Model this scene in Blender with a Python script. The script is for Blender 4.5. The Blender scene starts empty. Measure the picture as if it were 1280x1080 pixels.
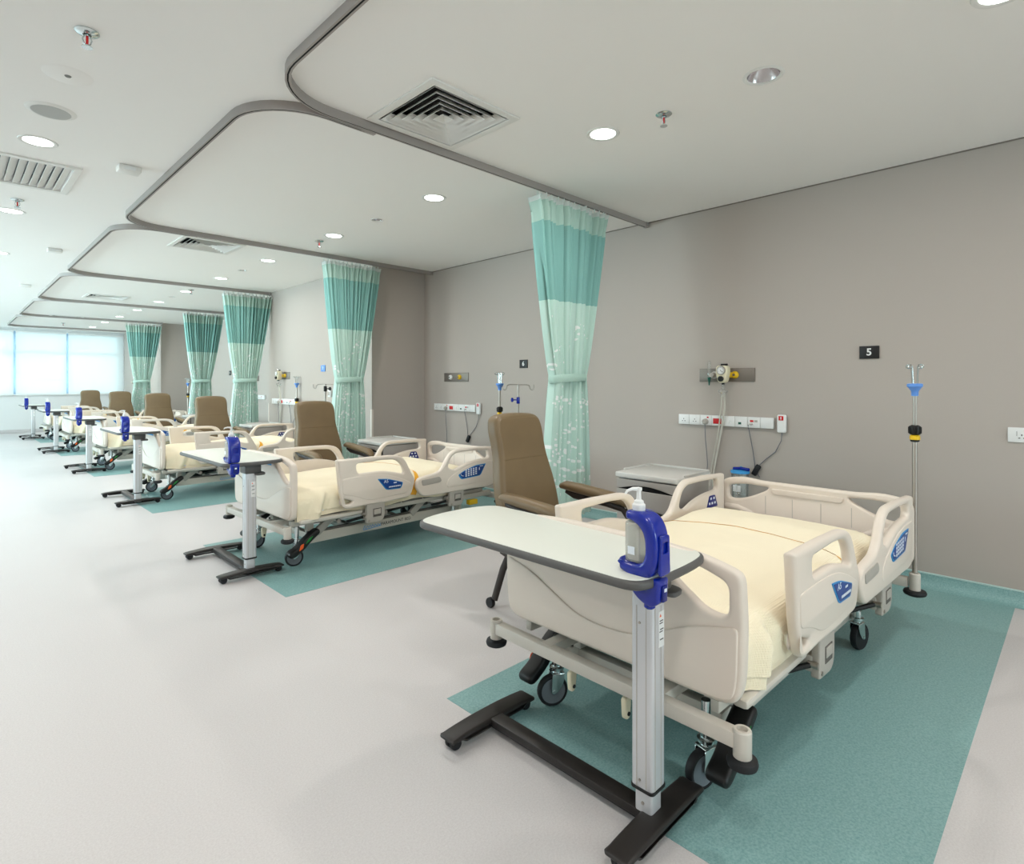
import bpy, bmesh, math, random
from mathutils import Vector, Matrix, noise
random.seed(7)
PI = math.pi
SC = bpy.context.scene
COL = SC.collection
CEIL = 2.79
EYE = 1.33

# ------------------------------------------------------------------ camera
cam_d = bpy.data.cameras.new('camera')
cam = bpy.data.objects.new('camera', cam_d); COL.objects.link(cam)
cam_d.sensor_fit = 'HORIZONTAL'; cam_d.sensor_width = 36.0
cam_d.lens = 36.0 * 714.0 / 1280.0
cam_d.shift_y = -61.5 / 1280.0
cam_d.clip_start = 0.02
cam.location = (0, 0, EYE)
cam.rotation_euler = (PI/2, 0, -math.atan2(709.0, 714.0))
SC.camera = cam

# ------------------------------------------------------------------ view, sky
vs = SC.view_settings
vs.view_transform = 'Standard'; vs.look = 'None'; vs.gamma = 1.0
vs.exposure = 0.0
try: vs.use_curve_mapping = False
except Exception: pass
W = bpy.data.worlds.new('sky'); SC.world = W; W.use_nodes = True
bg = W.node_tree.nodes['Background']
bg.inputs['Color'].default_value = (0.88, 0.96, 1.0, 1)
bg.inputs['Strength'].default_value = 18.0
LAMP_W = 12.0
LAMP_COL = (1.0, 0.97, 0.935)
# daylight enters through the far windows: a portal tells the renderer where the sky is seen
pd = bpy.data.lights.new('window_portal', 'AREA'); pd.shape = 'RECTANGLE'
pd.size = 6.0; pd.size_y = 1.75
pd.cycles.is_portal = True
po = bpy.data.objects.new('window_portal', pd); COL.objects.link(po)
po.location = (0.6, 20.22, 1.88); po.rotation_euler = (PI/2, 0, PI)
po.rotation_euler = (-PI/2, 0, 0)

pd2 = pd.copy(); pd2.size = 12.4; pd2.size_y = 1.75
po2 = bpy.data.objects.new('window_portal', pd2); COL.objects.link(po2)
po2.location = (-4.32, 12.8, 1.88); po2.rotation_euler = (-PI/2, 0, PI/2)  # portal for the unseen windows added in the left wall

pd3 = pd.copy(); pd3.size = 2.6; pd3.size_y = 1.75
po3 = bpy.data.objects.new('window_portal', pd3); COL.objects.link(po3)
po3.location = (1.7, -8.22, 1.88); po3.rotation_euler = (-PI/2, 0, PI)  # portal for the unseen window pair added in the back wall

# ------------------------------------------------------------------ materials
def lin(c):
    return tuple(((v/255.0)/12.92 if v/255.0 <= 0.04045 else ((v/255.0+0.055)/1.055)**2.4) for v in c) + (1.0,)
def mat(name, rgb, rough=0.5, metal=0.0, spec=0.5, coat=0.0, var=0.0, vscale=30.0, bump=0.0, bscale=200.0, trans=0.0, ior=1.45, emit=0.0):
    m = bpy.data.materials.new(name); m.use_nodes = True
    nt = m.node_tree; b = nt.nodes['Principled BSDF']
    b.inputs['Base Color'].default_value = lin(rgb)
    b.inputs['Roughness'].default_value = rough
    b.inputs['Metallic'].default_value = metal
    b.inputs['Specular IOR Level'].default_value = spec
    b.inputs['Coat Weight'].default_value = coat
    b.inputs['Transmission Weight'].default_value = trans
    b.inputs['IOR'].default_value = ior
    if emit:
        b.inputs['Emission Color'].default_value = lin(rgb); b.inputs['Emission Strength'].default_value = emit
    tc = None
    if var or bump:
        tc = nt.nodes.new('ShaderNodeTexCoord')
    if var:
        n = nt.nodes.new('ShaderNodeTexNoise'); n.inputs['Scale'].default_value = vscale; n.inputs['Detail'].default_value = 4
        nt.links.new(tc.outputs['Object'], n.inputs['Vector'])
        r = nt.nodes.new('ShaderNodeMapRange'); r.inputs['From Min'].default_value = 0.3; r.inputs['From Max'].default_value = 0.7
        r.inputs['To Min'].default_value = 1-var; r.inputs['To Max'].default_value = 1+var
        nt.links.new(n.outputs['Fac'], r.inputs['Value'])
        mx = nt.nodes.new('ShaderNodeMix'); mx.data_type = 'RGBA'; mx.blend_type = 'MULTIPLY'; mx.inputs[0].default_value = 1
        mx.inputs[6].default_value = lin(rgb)
        nt.links.new(r.outputs['Result'], mx.inputs[7])
        nt.links.new(mx.outputs[2], b.inputs['Base Color'])
    if bump:
        n2 = nt.nodes.new('ShaderNodeTexNoise'); n2.inputs['Scale'].default_value = bscale; n2.inputs['Detail'].default_value = 3
        nt.links.new(tc.outputs['Object'], n2.inputs['Vector'])
        bp = nt.nodes.new('ShaderNodeBump'); bp.inputs['Strength'].default_value = bump; bp.inputs['Distance'].default_value = 0.002
        nt.links.new(n2.outputs['Fac'], bp.inputs['Height'])
        nt.links.new(bp.outputs['Normal'], b.inputs['Normal'])
    return m
def flecked(name, base, fleck, rough, scale):
    m = mat(name, base, rough); nt = m.node_tree; b = nt.nodes['Principled BSDF']
    tc = nt.nodes.new('ShaderNodeTexCoord')
    n = nt.nodes.new('ShaderNodeTexNoise'); n.inputs['Scale'].default_value = scale; n.inputs['Detail'].default_value = 5; n.inputs['Roughness'].default_value = 0.75
    nt.links.new(tc.outputs['Object'], n.inputs['Vector'])
    n3 = nt.nodes.new('ShaderNodeTexNoise'); n3.inputs['Scale'].default_value = 1.6; n3.inputs['Detail'].default_value = 3
    nt.links.new(tc.outputs['Object'], n3.inputs['Vector'])
    cr = nt.nodes.new('ShaderNodeValToRGB')
    cr.color_ramp.elements[0].position = 0.36; cr.color_ramp.elements[0].color = lin(fleck)
    cr.color_ramp.elements[1].position = 0.62; cr.color_ramp.elements[1].color = lin(base)
    nt.links.new(n.outputs['Fac'], cr.inputs['Fac'])
    nt.links.new(cr.outputs['Color'], b.inputs['Base Color'])
    r = nt.nodes.new('ShaderNodeMapRange'); r.inputs['To Min'].default_value = rough-0.08; r.inputs['To Max'].default_value = rough+0.1
    nt.links.new(n3.outputs['Fac'], r.inputs['Value']); nt.links.new(r.outputs['Result'], b.inputs['Roughness'])
    return m
def cloth(name, rgb, translucent=0.12, leaves=False):
    m = mat(name, rgb, 0.85, spec=0.2); nt = m.node_tree; b = nt.nodes['Principled BSDF']
    out = nt.nodes['Material Output']
    tl = nt.nodes.new('ShaderNodeBsdfTranslucent'); tl.inputs['Color'].default_value = lin(rgb)
    mx = nt.nodes.new('ShaderNodeMixShader'); mx.inputs[0].default_value = translucent
    nt.links.new(b.outputs[0], mx.inputs[1]); nt.links.new(tl.outputs[0], mx.inputs[2]); nt.links.new(mx.outputs[0], out.inputs['Surface'])
    if leaves:
        tc = nt.nodes.new('ShaderNodeTexCoord')
        mp = nt.nodes.new('ShaderNodeMapping'); mp.inputs['Scale'].default_value = (52, 0.001, 28); mp.inputs['Rotation'].default_value = (0, 0.5, 0)
        nt.links.new(tc.outputs['Object'], mp.inputs['Vector'])
        v = nt.nodes.new('ShaderNodeTexVoronoi'); v.inputs['Scale'].default_value = 1.0; v.inputs['Randomness'].default_value = 0.8
        nt.links.new(mp.outputs[0], v.inputs['Vector'])
        lt = nt.nodes.new('ShaderNodeMath'); lt.operation = 'LESS_THAN'; lt.inputs[1].default_value = 0.37
        nt.links.new(v.outputs['Distance'], lt.inputs[0])
        n = nt.nodes.new('ShaderNodeTexNoise'); n.inputs['Scale'].default_value = 5.0
        nt.links.new(tc.outputs['Object'], n.inputs['Vector'])
        sx = nt.nodes.new('ShaderNodeSeparateXYZ'); nt.links.new(tc.outputs['Object'], sx.inputs[0])
        mr = nt.nodes.new('ShaderNodeMapRange'); mr.inputs['From Min'].default_value = 0.3; mr.inputs['From Max'].default_value = 1.9
        mr.inputs['To Min'].default_value = 0.40; mr.inputs['To Max'].default_value = 0.62
        nt.links.new(sx.outputs['Z'], mr.inputs['Value'])
        gt = nt.nodes.new('ShaderNodeMath'); gt.operation = 'GREATER_THAN'
        nt.links.new(n.outputs['Fac'], gt.inputs[0]); nt.links.new(mr.outputs[0], gt.inputs[1])
        ml = nt.nodes.new('ShaderNodeMath'); ml.operation = 'MULTIPLY'
        nt.links.new(lt.outputs[0], ml.inputs[0]); nt.links.new(gt.outputs[0], ml.inputs[1])
        m2 = nt.nodes.new('ShaderNodeMath'); m2.operation = 'MULTIPLY'; m2.inputs[1].default_value = 0.9
        nt.links.new(ml.outputs[0], m2.inputs[0])
        cm = nt.nodes.new('ShaderNodeMix'); cm.data_type = 'RGBA'
        cm.inputs[6].default_value = lin(rgb); cm.inputs[7].default_value = lin((250, 252, 250))
        nt.links.new(m2.outputs[0], cm.inputs[0])
        nt.links.new(cm.outputs[2], b.inputs['Base Color']); nt.links.new(cm.outputs[2], tl.inputs['Color'])
    return m
def clear(name, tint, gloss=0.12, rough=0.05, body=0.0):
    m = bpy.data.materials.new(name); m.use_nodes = True; nt = m.node_tree
    nt.nodes.remove(nt.nodes['Principled BSDF']); out = nt.nodes['Material Output']
    t = nt.nodes.new('ShaderNodeBsdfTransparent'); t.inputs['Color'].default_value = lin(tint)
    g = nt.nodes.new('ShaderNodeBsdfGlossy'); g.inputs['Roughness'].default_value = rough
    lw = nt.nodes.new('ShaderNodeLayerWeight'); lw.inputs['Blend'].default_value = 0.25
    ad = nt.nodes.new('ShaderNodeMath'); ad.operation = 'MULTIPLY_ADD'; ad.inputs[1].default_value = 0.7; ad.inputs[2].default_value = gloss
    nt.links.new(lw.outputs['Fresnel'], ad.inputs[0])
    mx = nt.nodes.new('ShaderNodeMixShader'); nt.links.new(ad.outputs[0], mx.inputs[0])
    nt.links.new(t.outputs[0], mx.inputs[1]); nt.links.new(g.outputs[0], mx.inputs[2])
    last = mx
    if body:
        d = nt.nodes.new('ShaderNodeBsdfDiffuse'); d.inputs['Color'].default_value = lin(tint)
        m3 = nt.nodes.new('ShaderNodeMixShader'); m3.inputs[0].default_value = body
        nt.links.new(mx.outputs[0], m3.inputs[1]); nt.links.new(d.outputs[0], m3.inputs[2]); last = m3
    nt.links.new(last.outputs[0], out.inputs['Surface'])
    return m
def waffle(name, rgb):
    m = mat(name, rgb, 0.9, spec=0.15); nt = m.node_tree; b = nt.nodes['Principled BSDF']
    b.inputs['Sheen Weight'].default_value = 0.2
    tc = nt.nodes.new('ShaderNodeTexCoord')
    hs = []
    for d in ('X', 'Y', 'Z'):
        w = nt.nodes.new('ShaderNodeTexWave'); w.bands_direction = d; w.inputs['Scale'].default_value = 48; w.inputs['Distortion'].default_value = 0.3
        nt.links.new(tc.outputs['Object'], w.inputs['Vector']); hs.append(w)
    a = nt.nodes.new('ShaderNodeMath'); a.operation = 'ADD'; nt.links.new(hs[0].outputs['Fac'], a.inputs[0]); nt.links.new(hs[1].outputs['Fac'], a.inputs[1])
    a2 = nt.nodes.new('ShaderNodeMath'); a2.operation = 'ADD'; nt.links.new(a.outputs[0], a2.inputs[0]); nt.links.new(hs[2].outputs['Fac'], a2.inputs[1])
    bp = nt.nodes.new('ShaderNodeBump'); bp.inputs['Strength'].default_value = 0.35; bp.inputs['Distance'].default_value = 0.003
    nt.links.new(a2.outputs[0], bp.inputs['Height']); nt.links.new(bp.outputs['Normal'], b.inputs['Normal'])
    return m

M = dict(
    wall=mat('taupe_wall_paint', (180, 171, 163), 0.75, spec=0.25, bump=0.06, bscale=300),
    wallwhite=mat('white_wall_paint', (226, 226, 224), 0.75, spec=0.25),
    ceil=mat('ceiling_paint', (244, 242, 238), 0.9, spec=0.1),
    floor=flecked('pale_vinyl_floor', (209, 205, 204), (197, 192, 191), 0.42, 160),
    teal=flecked('teal_vinyl', (144, 180, 178), (113, 154, 153), 0.42, 130),
    cove=mat('cove_cap', (190, 215, 212), 0.5),
    bedp=mat('cream_bed_plastic', (225, 213, 200), 0.38, spec=0.45),
    bedm=mat('cream_painted_steel', (205, 198, 187), 0.35, spec=0.5),
    bedg=mat('grey_bed_plastic', (176, 170, 161), 0.45),
    bedd=mat('dark_slot', (92, 89, 84), 0.6),
    deck=mat('deck_panel', (120, 118, 112), 0.6),
    blanket=waffle('cream_waffle_blanket', (247, 235, 206)),
    hem=mat('orange_hem', (238, 176, 64), 0.8, spec=0.2),
    sheet=mat('white_sheet', (228, 230, 236), 0.85, spec=0.2),
    black=mat('black_plastic', (15, 14, 14), 0.45),
    rubber=mat('black_rubber', (24, 25, 28), 0.6),
    hub=mat('grey_wheel_hub', (112, 118, 124), 0.5),
    chrome=mat('chrome', (205, 212, 212), 0.18, metal=1.0),
    steel=mat('brushed_steel', (175, 168, 160), 0.35, metal=1.0),
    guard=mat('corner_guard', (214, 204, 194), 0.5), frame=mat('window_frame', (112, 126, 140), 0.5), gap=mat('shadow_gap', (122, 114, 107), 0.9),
    panel=mat('dull_steel_plate', (128, 120, 112), 0.5, metal=0.7),
    rail=mat('track_metal', (158, 151, 146), 0.45),
    blue=mat('glossy_blue_plastic', (2, 34, 148), 0.22, coat=0.4),
    blue2=mat('dark_blue_plastic', (6, 24, 112), 0.35),
    plate=mat('blue_rail_plate', (18, 66, 140), 0.35),
    plate_rim=mat('light_blue_rim', (40, 138, 200), 0.4),
    lblue=mat('light_blue_plastic_and_glare', (96, 146, 220), 0.4),
    cyan=mat('cyan_label', (66, 160, 224), 0.5),
    white=mat('white_plastic', (232, 232, 230), 0.4),
    print_w=mat('white_print', (225, 232, 240), 0.6),
    print_k=mat('dark_print', (70, 66, 64), 0.6),
    red=mat('red_plastic', (205, 20, 24), 0.4),
    green=mat('green_plastic', (20, 130, 50), 0.4),
    dgreen=mat('dark_green_plastic', (18, 92, 78), 0.4),
    orange=mat('orange_plastic', (240, 96, 24), 0.4),
    yellow=mat('yellow_plastic', (228, 186, 28), 0.45),
    ivory=mat('ivory_plastic', (228, 219, 190), 0.4),
    chair=mat('brown_vinyl', (118, 99, 72), 0.42, spec=0.45, var=0.05, vscale=6, bump=0.12, bscale=260),
    chairb=mat('dark_brown_frame', (44, 36, 32), 0.5),
    lam=mat('table_laminate', (222, 224, 214), 0.4, spec=0.4),
    band=mat('grey_edge_band', (88, 87, 85), 0.45),
    alu=mat('anodised_aluminium', (206, 206, 208), 0.38, metal=0.35),
    base=mat('dark_table_base', (40, 36, 34), 0.42, metal=0.1),
    cab=mat('grey_cabinet', (166, 160, 154), 0.5),
    cabw=mat('cabinet_top', (204, 202, 197), 0.4),
    wire=mat('grey_cord', (112, 112, 118), 0.5),
    tube=clear('clear_tubing', (240, 238, 228), 0.1, body=0.55),
    clearp=clear('clear_plastic', (251, 252, 251), 0.07, body=0.06),
    gel=clear('sanitiser_gel', (253, 253, 247), 0.05, body=0.28),
    glass=clear('window_glass', (235, 248, 250), 0.04),
    dark=mat('duct_dark', (14, 14, 16), 0.9),
    dwhite=mat('diffuser_white', (228, 227, 222), 0.5),
    silver=mat('reflector', (210, 205, 205), 0.2, metal=1.0),
    glow=mat('lit_diffuser', (244, 255, 248), 0.4, emit=7.0),
    speaker=mat('speaker_mesh', (178, 178, 174), 0.7, var=0.06, vscale=900),
    c_val=cloth('pale_green_valance', (182, 212, 200)),
    c_up=cloth('teal_curtain', (140, 190, 183)),
    c_low=cloth('mint_leaf_curtain', (200, 228, 217), leaves=True),
    net=cloth('white_net', (225, 232, 228), 0.4),
)
def blind_mat():
    m = bpy.data.materials.new('sheer_blind'); m.use_nodes = True; nt = m.node_tree
    b = nt.nodes['Principled BSDF']; b.inputs['Base Color'].default_value = lin((238, 244, 244)); b.inputs['Roughness'].default_value = 0.9
    out = nt.nodes['Material Output']
    t = nt.nodes.new('ShaderNodeBsdfTransparent'); tl = nt.nodes.new('ShaderNodeBsdfTranslucent'); tl.inputs['Color'].default_value = lin((240, 248, 248))
    m1 = nt.nodes.new('ShaderNodeMixShader'); m1.inputs[0].default_value = 0.07
    m2 = nt.nodes.new('ShaderNodeMixShader'); m2.inputs[0].default_value = 0.10
    nt.links.new(b.outputs[0], m1.inputs[1]); nt.links.new(tl.outputs[0], m1.inputs[2])
    nt.links.new(m1.outputs[0], m2.inputs[1]); nt.links.new(t.outputs[0], m2.inputs[2]); nt.links.new(m2.outputs[0], out.inputs['Surface'])
    return m
M['blind'] = blind_mat()

# ------------------------------------------------------------------ mesh helpers
def round_poly(pts, r=0.02, seg=5):
    out = []; n = len(pts)
    for i, p in enumerate(pts):
        rr = p[2] if len(p) > 2 else r
        a = Vector(pts[i-1][:2]); b = Vector(p[:2]); c = Vector(pts[(i+1) % n][:2])
        d1 = a-b; d2 = c-b
        k1 = min(rr, d1.length*0.48); k2 = min(rr, d2.length*0.48)
        if rr <= 1e-5: out.append((b.x, b.y)); continue
        s = b + d1.normalized()*k1; e = b + d2.normalized()*k2
        for j in range(seg+1):
            t = j/seg; q = s*(1-t)**2 + b*2*t*(1-t) + e*t*t
            out.append((q.x, q.y))
    return out
class MB:
    def __init__(self): self.bm = bmesh.new()
    def _xf(self, vs, mtx):
        if mtx is not None: bmesh.ops.transform(self.bm, matrix=mtx, verts=vs)
    def box(self, c, s, bev=0.0, rot=None, seg=2):
        r = bmesh.ops.create_cube(self.bm, size=1.0); vs = r['verts']
        bmesh.ops.transform(self.bm, matrix=Matrix.Diagonal((*s, 1)), verts=vs)
        if bev > 0:
            es = list({e for v in vs for e in v.link_edges})
            rb = bmesh.ops.bevel(self.bm, geom=es, offset=min(bev, min(s)*0.49), segments=seg, profile=0.5, affect='EDGES')
            vs = list({v for f in rb['faces'] for v in f.verts} | {v for v in vs if v.is_valid})
            # gather island
            seen = set(vs); st = list(vs)
            while st:
                v = st.pop()
                for e in v.link_edges:
                    o = e.other_vert(v)
                    if o not in seen: seen.add(o); st.append(o)
            vs = list(seen)
        mtx = Matrix.Translation(Vector(c))
        if rot is not None: mtx = mtx @ rot.to_4x4()
        bmesh.ops.transform(self.bm, matrix=mtx, verts=vs)
        return self
    def cyl(self, p0, p1, r0, r1=None, seg=16):
        p0 = Vector(p0); p1 = Vector(p1); d = p1-p0
        if r1 is None: r1 = r0
        r = bmesh.ops.create_cone(self.bm, cap_ends=True, cap_tris=False, segments=seg, radius1=max(r0, 1e-5), radius2=max(r1, 1e-5), depth=d.length)
        q = d.to_track_quat('Z', 'Y')
        bmesh.ops.transform(self.bm, matrix=Matrix.Translation((p0+p1)/2) @ q.to_matrix().to_4x4(), verts=r['verts'])
        return self
    def lathe(self, prof, o=(0, 0, 0), axis='Z', seg=20, rot=None, caps=True):
        rings = []
        A = {'Z': Matrix.Identity(3), 'X': Matrix(((0, 0, 1), (1, 0, 0), (0, 1, 0))), 'Y': Matrix(((0, 1, 0), (0, 0, 1), (1, 0, 0)))}[axis]
        o = Vector(o)
        for r, z in prof:
            ring = []
            for i in range(seg):
                a = 2*PI*i/seg
                p = A @ Vector((r*math.cos(a), r*math.sin(a), z))
                if rot is not None: p = rot @ p
                ring.append(self.bm.verts.new(o+p))
            rings.append(ring)
        for a, b in zip(rings, rings[1:]):
            for i in range(seg):
                self.bm.faces.new((a[i], a[(i+1) % seg], b[(i+1) % seg], b[i]))
        if not caps: return self
        if prof[0][0] > 1e-6: self.bm.faces.new(list(reversed(rings[0])))
        if prof[-1][0] > 1e-6: self.bm.faces.new(rings[-1])
        return self
    def tube(self, pts, r, seg=8, flat=None, closed=False, up=(0, 0, 1)):
        pts = [Vector(p) for p in pts]; n = len(pts); rings = []
        up = Vector(up); pu = None
        for i, p in enumerate(pts):
            if closed: t = pts[(i+1) % n]-pts[i-1]
            else: t = pts[min(i+1, n-1)]-pts[max(i-1, 0)]
            t.normalize()
            if pu is None:
                u = up if abs(t.dot(up)) < 0.95 else Vector((1, 0, 0))
            else: u = pu
            s = t.cross(u)
            if s.length < 1e-6: s = t.orthogonal()
            s.normalize(); u2 = s.cross(t).normalized(); pu = u2
            rr = r[i] if isinstance(r, (list, tuple)) else r
            k = flat if flat else (1, 1)
            rings.append([self.bm.verts.new(p + s*math.cos(2*PI*j/seg)*rr*k[0] + u2*math.sin(2*PI*j/seg)*rr*k[1]) for j in range(seg)])
        m = n if closed else n-1
        for i in range(m):
            a = rings[i]; b = rings[(i+1) % n]
            for j in range(seg):
                self.bm.faces.new((a[j], a[(j+1) % seg], b[(j+1) % seg], b[j]))
        if not closed:
            self.bm.faces.new(list(reversed(rings[0]))); self.bm.faces.new(rings[-1])
        return self
    def sweep(self, pts, prof):
        # prof: (side, up) rectangle profile swept on a horizontal path
        pts = [Vector(p) for p in pts]; n = len(pts); rings = []
        for i, p in enumerate(pts):
            t = pts[min(i+1, n-1)]-pts[max(i-1, 0)]; t.normalize()
            s = Vector((t.y, -t.x, 0))
            rings.append([self.bm.verts.new(p + s*a + Vector((0, 0, b))) for a, b in prof])
        k = len(prof)
        for a, b in zip(rings, rings[1:]):
            for j in range(k): self.bm.faces.new((a[j], a[(j+1) % k], b[(j+1) % k], b[j]))
        self.bm.faces.new(list(reversed(rings[0]))); self.bm.faces.new(rings[-1])
        return self
    def panel(self, outline, holes=(), thick=0.03, bev=0.008, plane='xz', at=0.0, bres=2, fn=None):
        # outline with holes, extruded to thick and with rounded rims
        cu = bpy.data.curves.new('tmp', 'CURVE'); cu.dimensions = '2D'; cu.fill_mode = 'BOTH'
        cu.extrude = max(thick/2-bev, 0.0); cu.bevel_depth = bev; cu.bevel_resolution = bres; cu.offset = -bev
        for pl in [outline]+list(holes):
            s = cu.splines.new('POLY'); s.points.add(len(pl)-1); s.use_cyclic_u = True
            for i, p in enumerate(pl): s.points[i].co = (p[0], p[1], 0, 1)
        ob = bpy.data.objects.new('tmp', cu)
        me = bpy.data.meshes.new_from_object(ob)
        old = set(self.bm.verts)
        self.bm.from_mesh(me)
        new = [v for v in self.bm.verts if v not in old]
        for v in new:
            x, y, z = v.co
            if plane == 'xz': v.co = (x, at+z, y)
            elif plane == 'yz': v.co = (at+z, x, y)
            else: v.co = (x, y, at+z)
        bmesh.ops.remove_doubles(self.bm, verts=new, dist=1e-5)
        new = [v for v in self.bm.verts if v not in old]
        if fn:
            for v in new: v.co = fn(v.co)
        bmesh.ops.recalc_face_normals(self.bm, faces=list({f for v in new for f in v.link_faces}))
        bpy.data.objects.remove(ob); bpy.data.curves.remove(cu); bpy.data.meshes.remove(me)
        return self
    def text(self, s, size, plane, at, pos, extrude=0.0006, align='CENTER', flipx=False, bold=0.0):
        cu = bpy.data.curves.new('tmp', 'FONT'); cu.body = s; cu.size = size; cu.align_x = align; cu.align_y = 'CENTER'
        cu.extrude = extrude; cu.resolution_u = 3; cu.offset = bold
        ob = bpy.data.objects.new('tmp', cu)
        me = bpy.data.meshes.new_from_object(ob)
        old = set(self.bm.verts); self.bm.from_mesh(me)
        new = [v for v in self.bm.verts if v not in old]
        for v in new:
            x, y, z = v.co
            if flipx: x = -x
            if plane == 'xz': v.co = (pos[0]+x, at+z, pos[1]+y)
            else: v.co = (at+z, pos[0]+x, pos[1]+y)
        bmesh.ops.recalc_face_normals(self.bm, faces=list({f for v in new for f in v.link_faces}))
        bpy.data.objects.remove(ob); bpy.data.curves.remove(cu); bpy.data.meshes.remove(me)
        return self
    def grid(self, fn, nu, nv):
        g = [[self.bm.verts.new(fn(i/nu, j/nv)) for j in range(nv+1)] for i in range(nu+1)]
        for i in range(nu):
            for j in range(nv):
                self.bm.faces.new((g[i][j], g[i+1][j], g[i+1][j+1], g[i][j+1]))
        return self
    def build(self, name, material, parent=None, angle=35, loc=None, flatshade=False):
        me = bpy.data.meshes.new(name)
        bmesh.ops.recalc_face_normals(self.bm, faces=self.bm.faces[:]) if not getattr(self, 'keep', False) else None
        self.bm.to_mesh(me); self.bm.free()
        if not flatshade:
            me.shade_smooth(); me.set_sharp_from_angle(angle=math.radians(angle))
        me.materials.append(M[material] if isinstance(material, str) else material)
        o = bpy.data.objects.new(name, me); COL.objects.link(o)
        if parent is not None: o.parent = parent
        if loc is not None: o.location = loc
        return o
def mirror_y(o_src, name=None):
    pass
def tag(o, label, cat, group=None):
    o['label'] = label; o['category'] = cat
    if group: o['group'] = group
    return o
def empty(name, loc=(0, 0, 0), rz=0.0):
    o = bpy.data.objects.new(name, None); COL.objects.link(o); o.location = loc; o.rotation_euler = (0, 0, rz)
    o.empty_display_size = 0.1
    return o
KIDS = {}
def copy_tree(o, parent=None):
    c = o.copy(); COL.objects.link(c)
    if parent is not None: c.parent = parent
    for ch in list(o.children): copy_tree(ch, c)
    return c
def struct(o):
    o['kind'] = 'structure'; return o
ORD = ['nearest', 'second nearest', 'third', 'fourth', 'fifth', 'farthest']

# ================================================================== STRUCTURE
struct(MB().box((0.4, 6.0, -0.05), (9.6, 29.2, 0.1)).build('floor', 'floor'))
FLOOR = bpy.data.objects['floor']
SPOTS = [(2.763, 1.085, 0.085), (2.75, 4.48, 0.055), (2.74, 7.72, 0.055), (2.73, 10.93, 0.055), (2.73, 14.2, 0.055)]
VENTS = [(1.95, 2.50), (1.97, 6.58), (1.95, 11.75), (1.9, 15.9)]
holes = [[(x+r*math.cos(2*PI*i/24), y+r*math.sin(2*PI*i/24)) for i in range(24)] for x, y, r in SPOTS]
holes += [[(x-.255, y-.255), (x+.255, y-.255), (x+.255, y+.255), (x-.255, y+.255)] for x, y in VENTS]
holes += [[(-0.025, 4.875), (0.625, 4.875), (0.625, 5.505), (-0.025, 5.505)]]
struct(MB().panel([(-4.4, -8.4), (4.9, -8.4), (4.9, 20.4), (-4.4, 20.4)], holes, 0.08, 0.0, 'xy', at=CEIL+0.04).box((0.4, 6.0, CEIL+0.19), (9.6, 29.2, 0.10)).build('ceiling', 'ceil', flatshade=True))
struct(MB().box((4.65, -0.9, CEIL/2), (0.2, 14.3, CEIL)).build('wall_right', 'wall'))
struct(MB().box((4.25, 7.82, CEIL/2), (1.0, 3.16, CEIL)).build('wall_right', 'wall'))
struct(MB().box((4.65, 12.66, CEIL/2), (0.2, 6.54, CEIL)).build('wall_right', 'wall'))
struct(MB().box((4.25, 18.15, CEIL/2), (1.0, 4.4, CEIL)).build('wall_right', 'wall'))
wl = MB()
LW0, LW1 = 6.6, 19.0
wl.box((-4.2, (LW0-8.2)/2, CEIL/2), (0.2, LW0+8.2, CEIL)).box((-4.2, (LW1+20.2)/2, CEIL/2), (0.2, 20.2-LW1, CEIL))
wl.box((-4.2, (LW0+LW1)/2, 0.5), (0.2, LW1-LW0, 1.0)).box((-4.2, (LW0+LW1)/2, 2.75), (0.2, LW1-LW0, 0.08))
struct(wl.build('wall_left', 'wallwhite'))
for i in range(6):  # unseen windows added in the left wall to bring in more daylight
    a = LW0+(LW1-LW0)*i/6; b = LW0+(LW1-LW0)*(i+1)/6; w = 0.05
    fr = MB()
    fr.box((-4.2, (a+b)/2, 1.03), (0.08, b-a, 0.06)); fr.box((-4.2, (a+b)/2, 2.68), (0.08, b-a, 0.06))
    fr.box((-4.2, a+w/2, 1.86), (0.08, w, 1.6)); fr.box((-4.2, b-w/2, 1.86), (0.08, w, 1.6)); fr.box((-4.2, (a+b)/2, 2.15), (0.08, b-a-2*w, 0.07))
    f = struct(fr.build('window_%d' % (i+7), 'alu'))
    MB().box((-4.2, (a+b)/2, 1.59), (0.01, b-a-2*w, 1.05)).build('pane', 'glass', f)
    MB().box((-4.2, (a+b)/2, 2.415), (0.01, b-a-2*w, 0.47)).build('pane', 'glass', f)
bw = MB()
bw.box((-1.9, -8.1, CEIL/2), (4.6, 0.2, CEIL)).box((3.8, -8.1, CEIL/2), (1.6, 0.2, CEIL))
bw.box((1.7, -8.1, 0.5), (2.6, 0.2, 1.0)).box((1.7, -8.1, 2.75), (2.6, 0.2, 0.08))
struct(bw.build('wall_back', 'wallwhite'))
for i in range(2):  # unseen pair of windows added behind the camera to brighten the bed rails
    a = 0.4+1.3*i; b = a+1.3; w = 0.05
    fr = MB()
    fr.box(((a+b)/2, -8.1, 1.03), (b-a, 0.08, 0.06)); fr.box(((a+b)/2, -8.1, 2.68), (b-a, 0.08, 0.06))
    fr.box((a+w/2, -8.1, 1.86), (w, 0.08, 1.6)); fr.box((b-w/2, -8.1, 1.86), (w, 0.08, 1.6))
    f = struct(fr.build('window_%d' % (i+13), 'frame'))
    MB().box(((a+b)/2, -8.1, 1.86), (b-a-2*w, 0.01, 1.6)).build('pane', 'glass', f)
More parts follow.
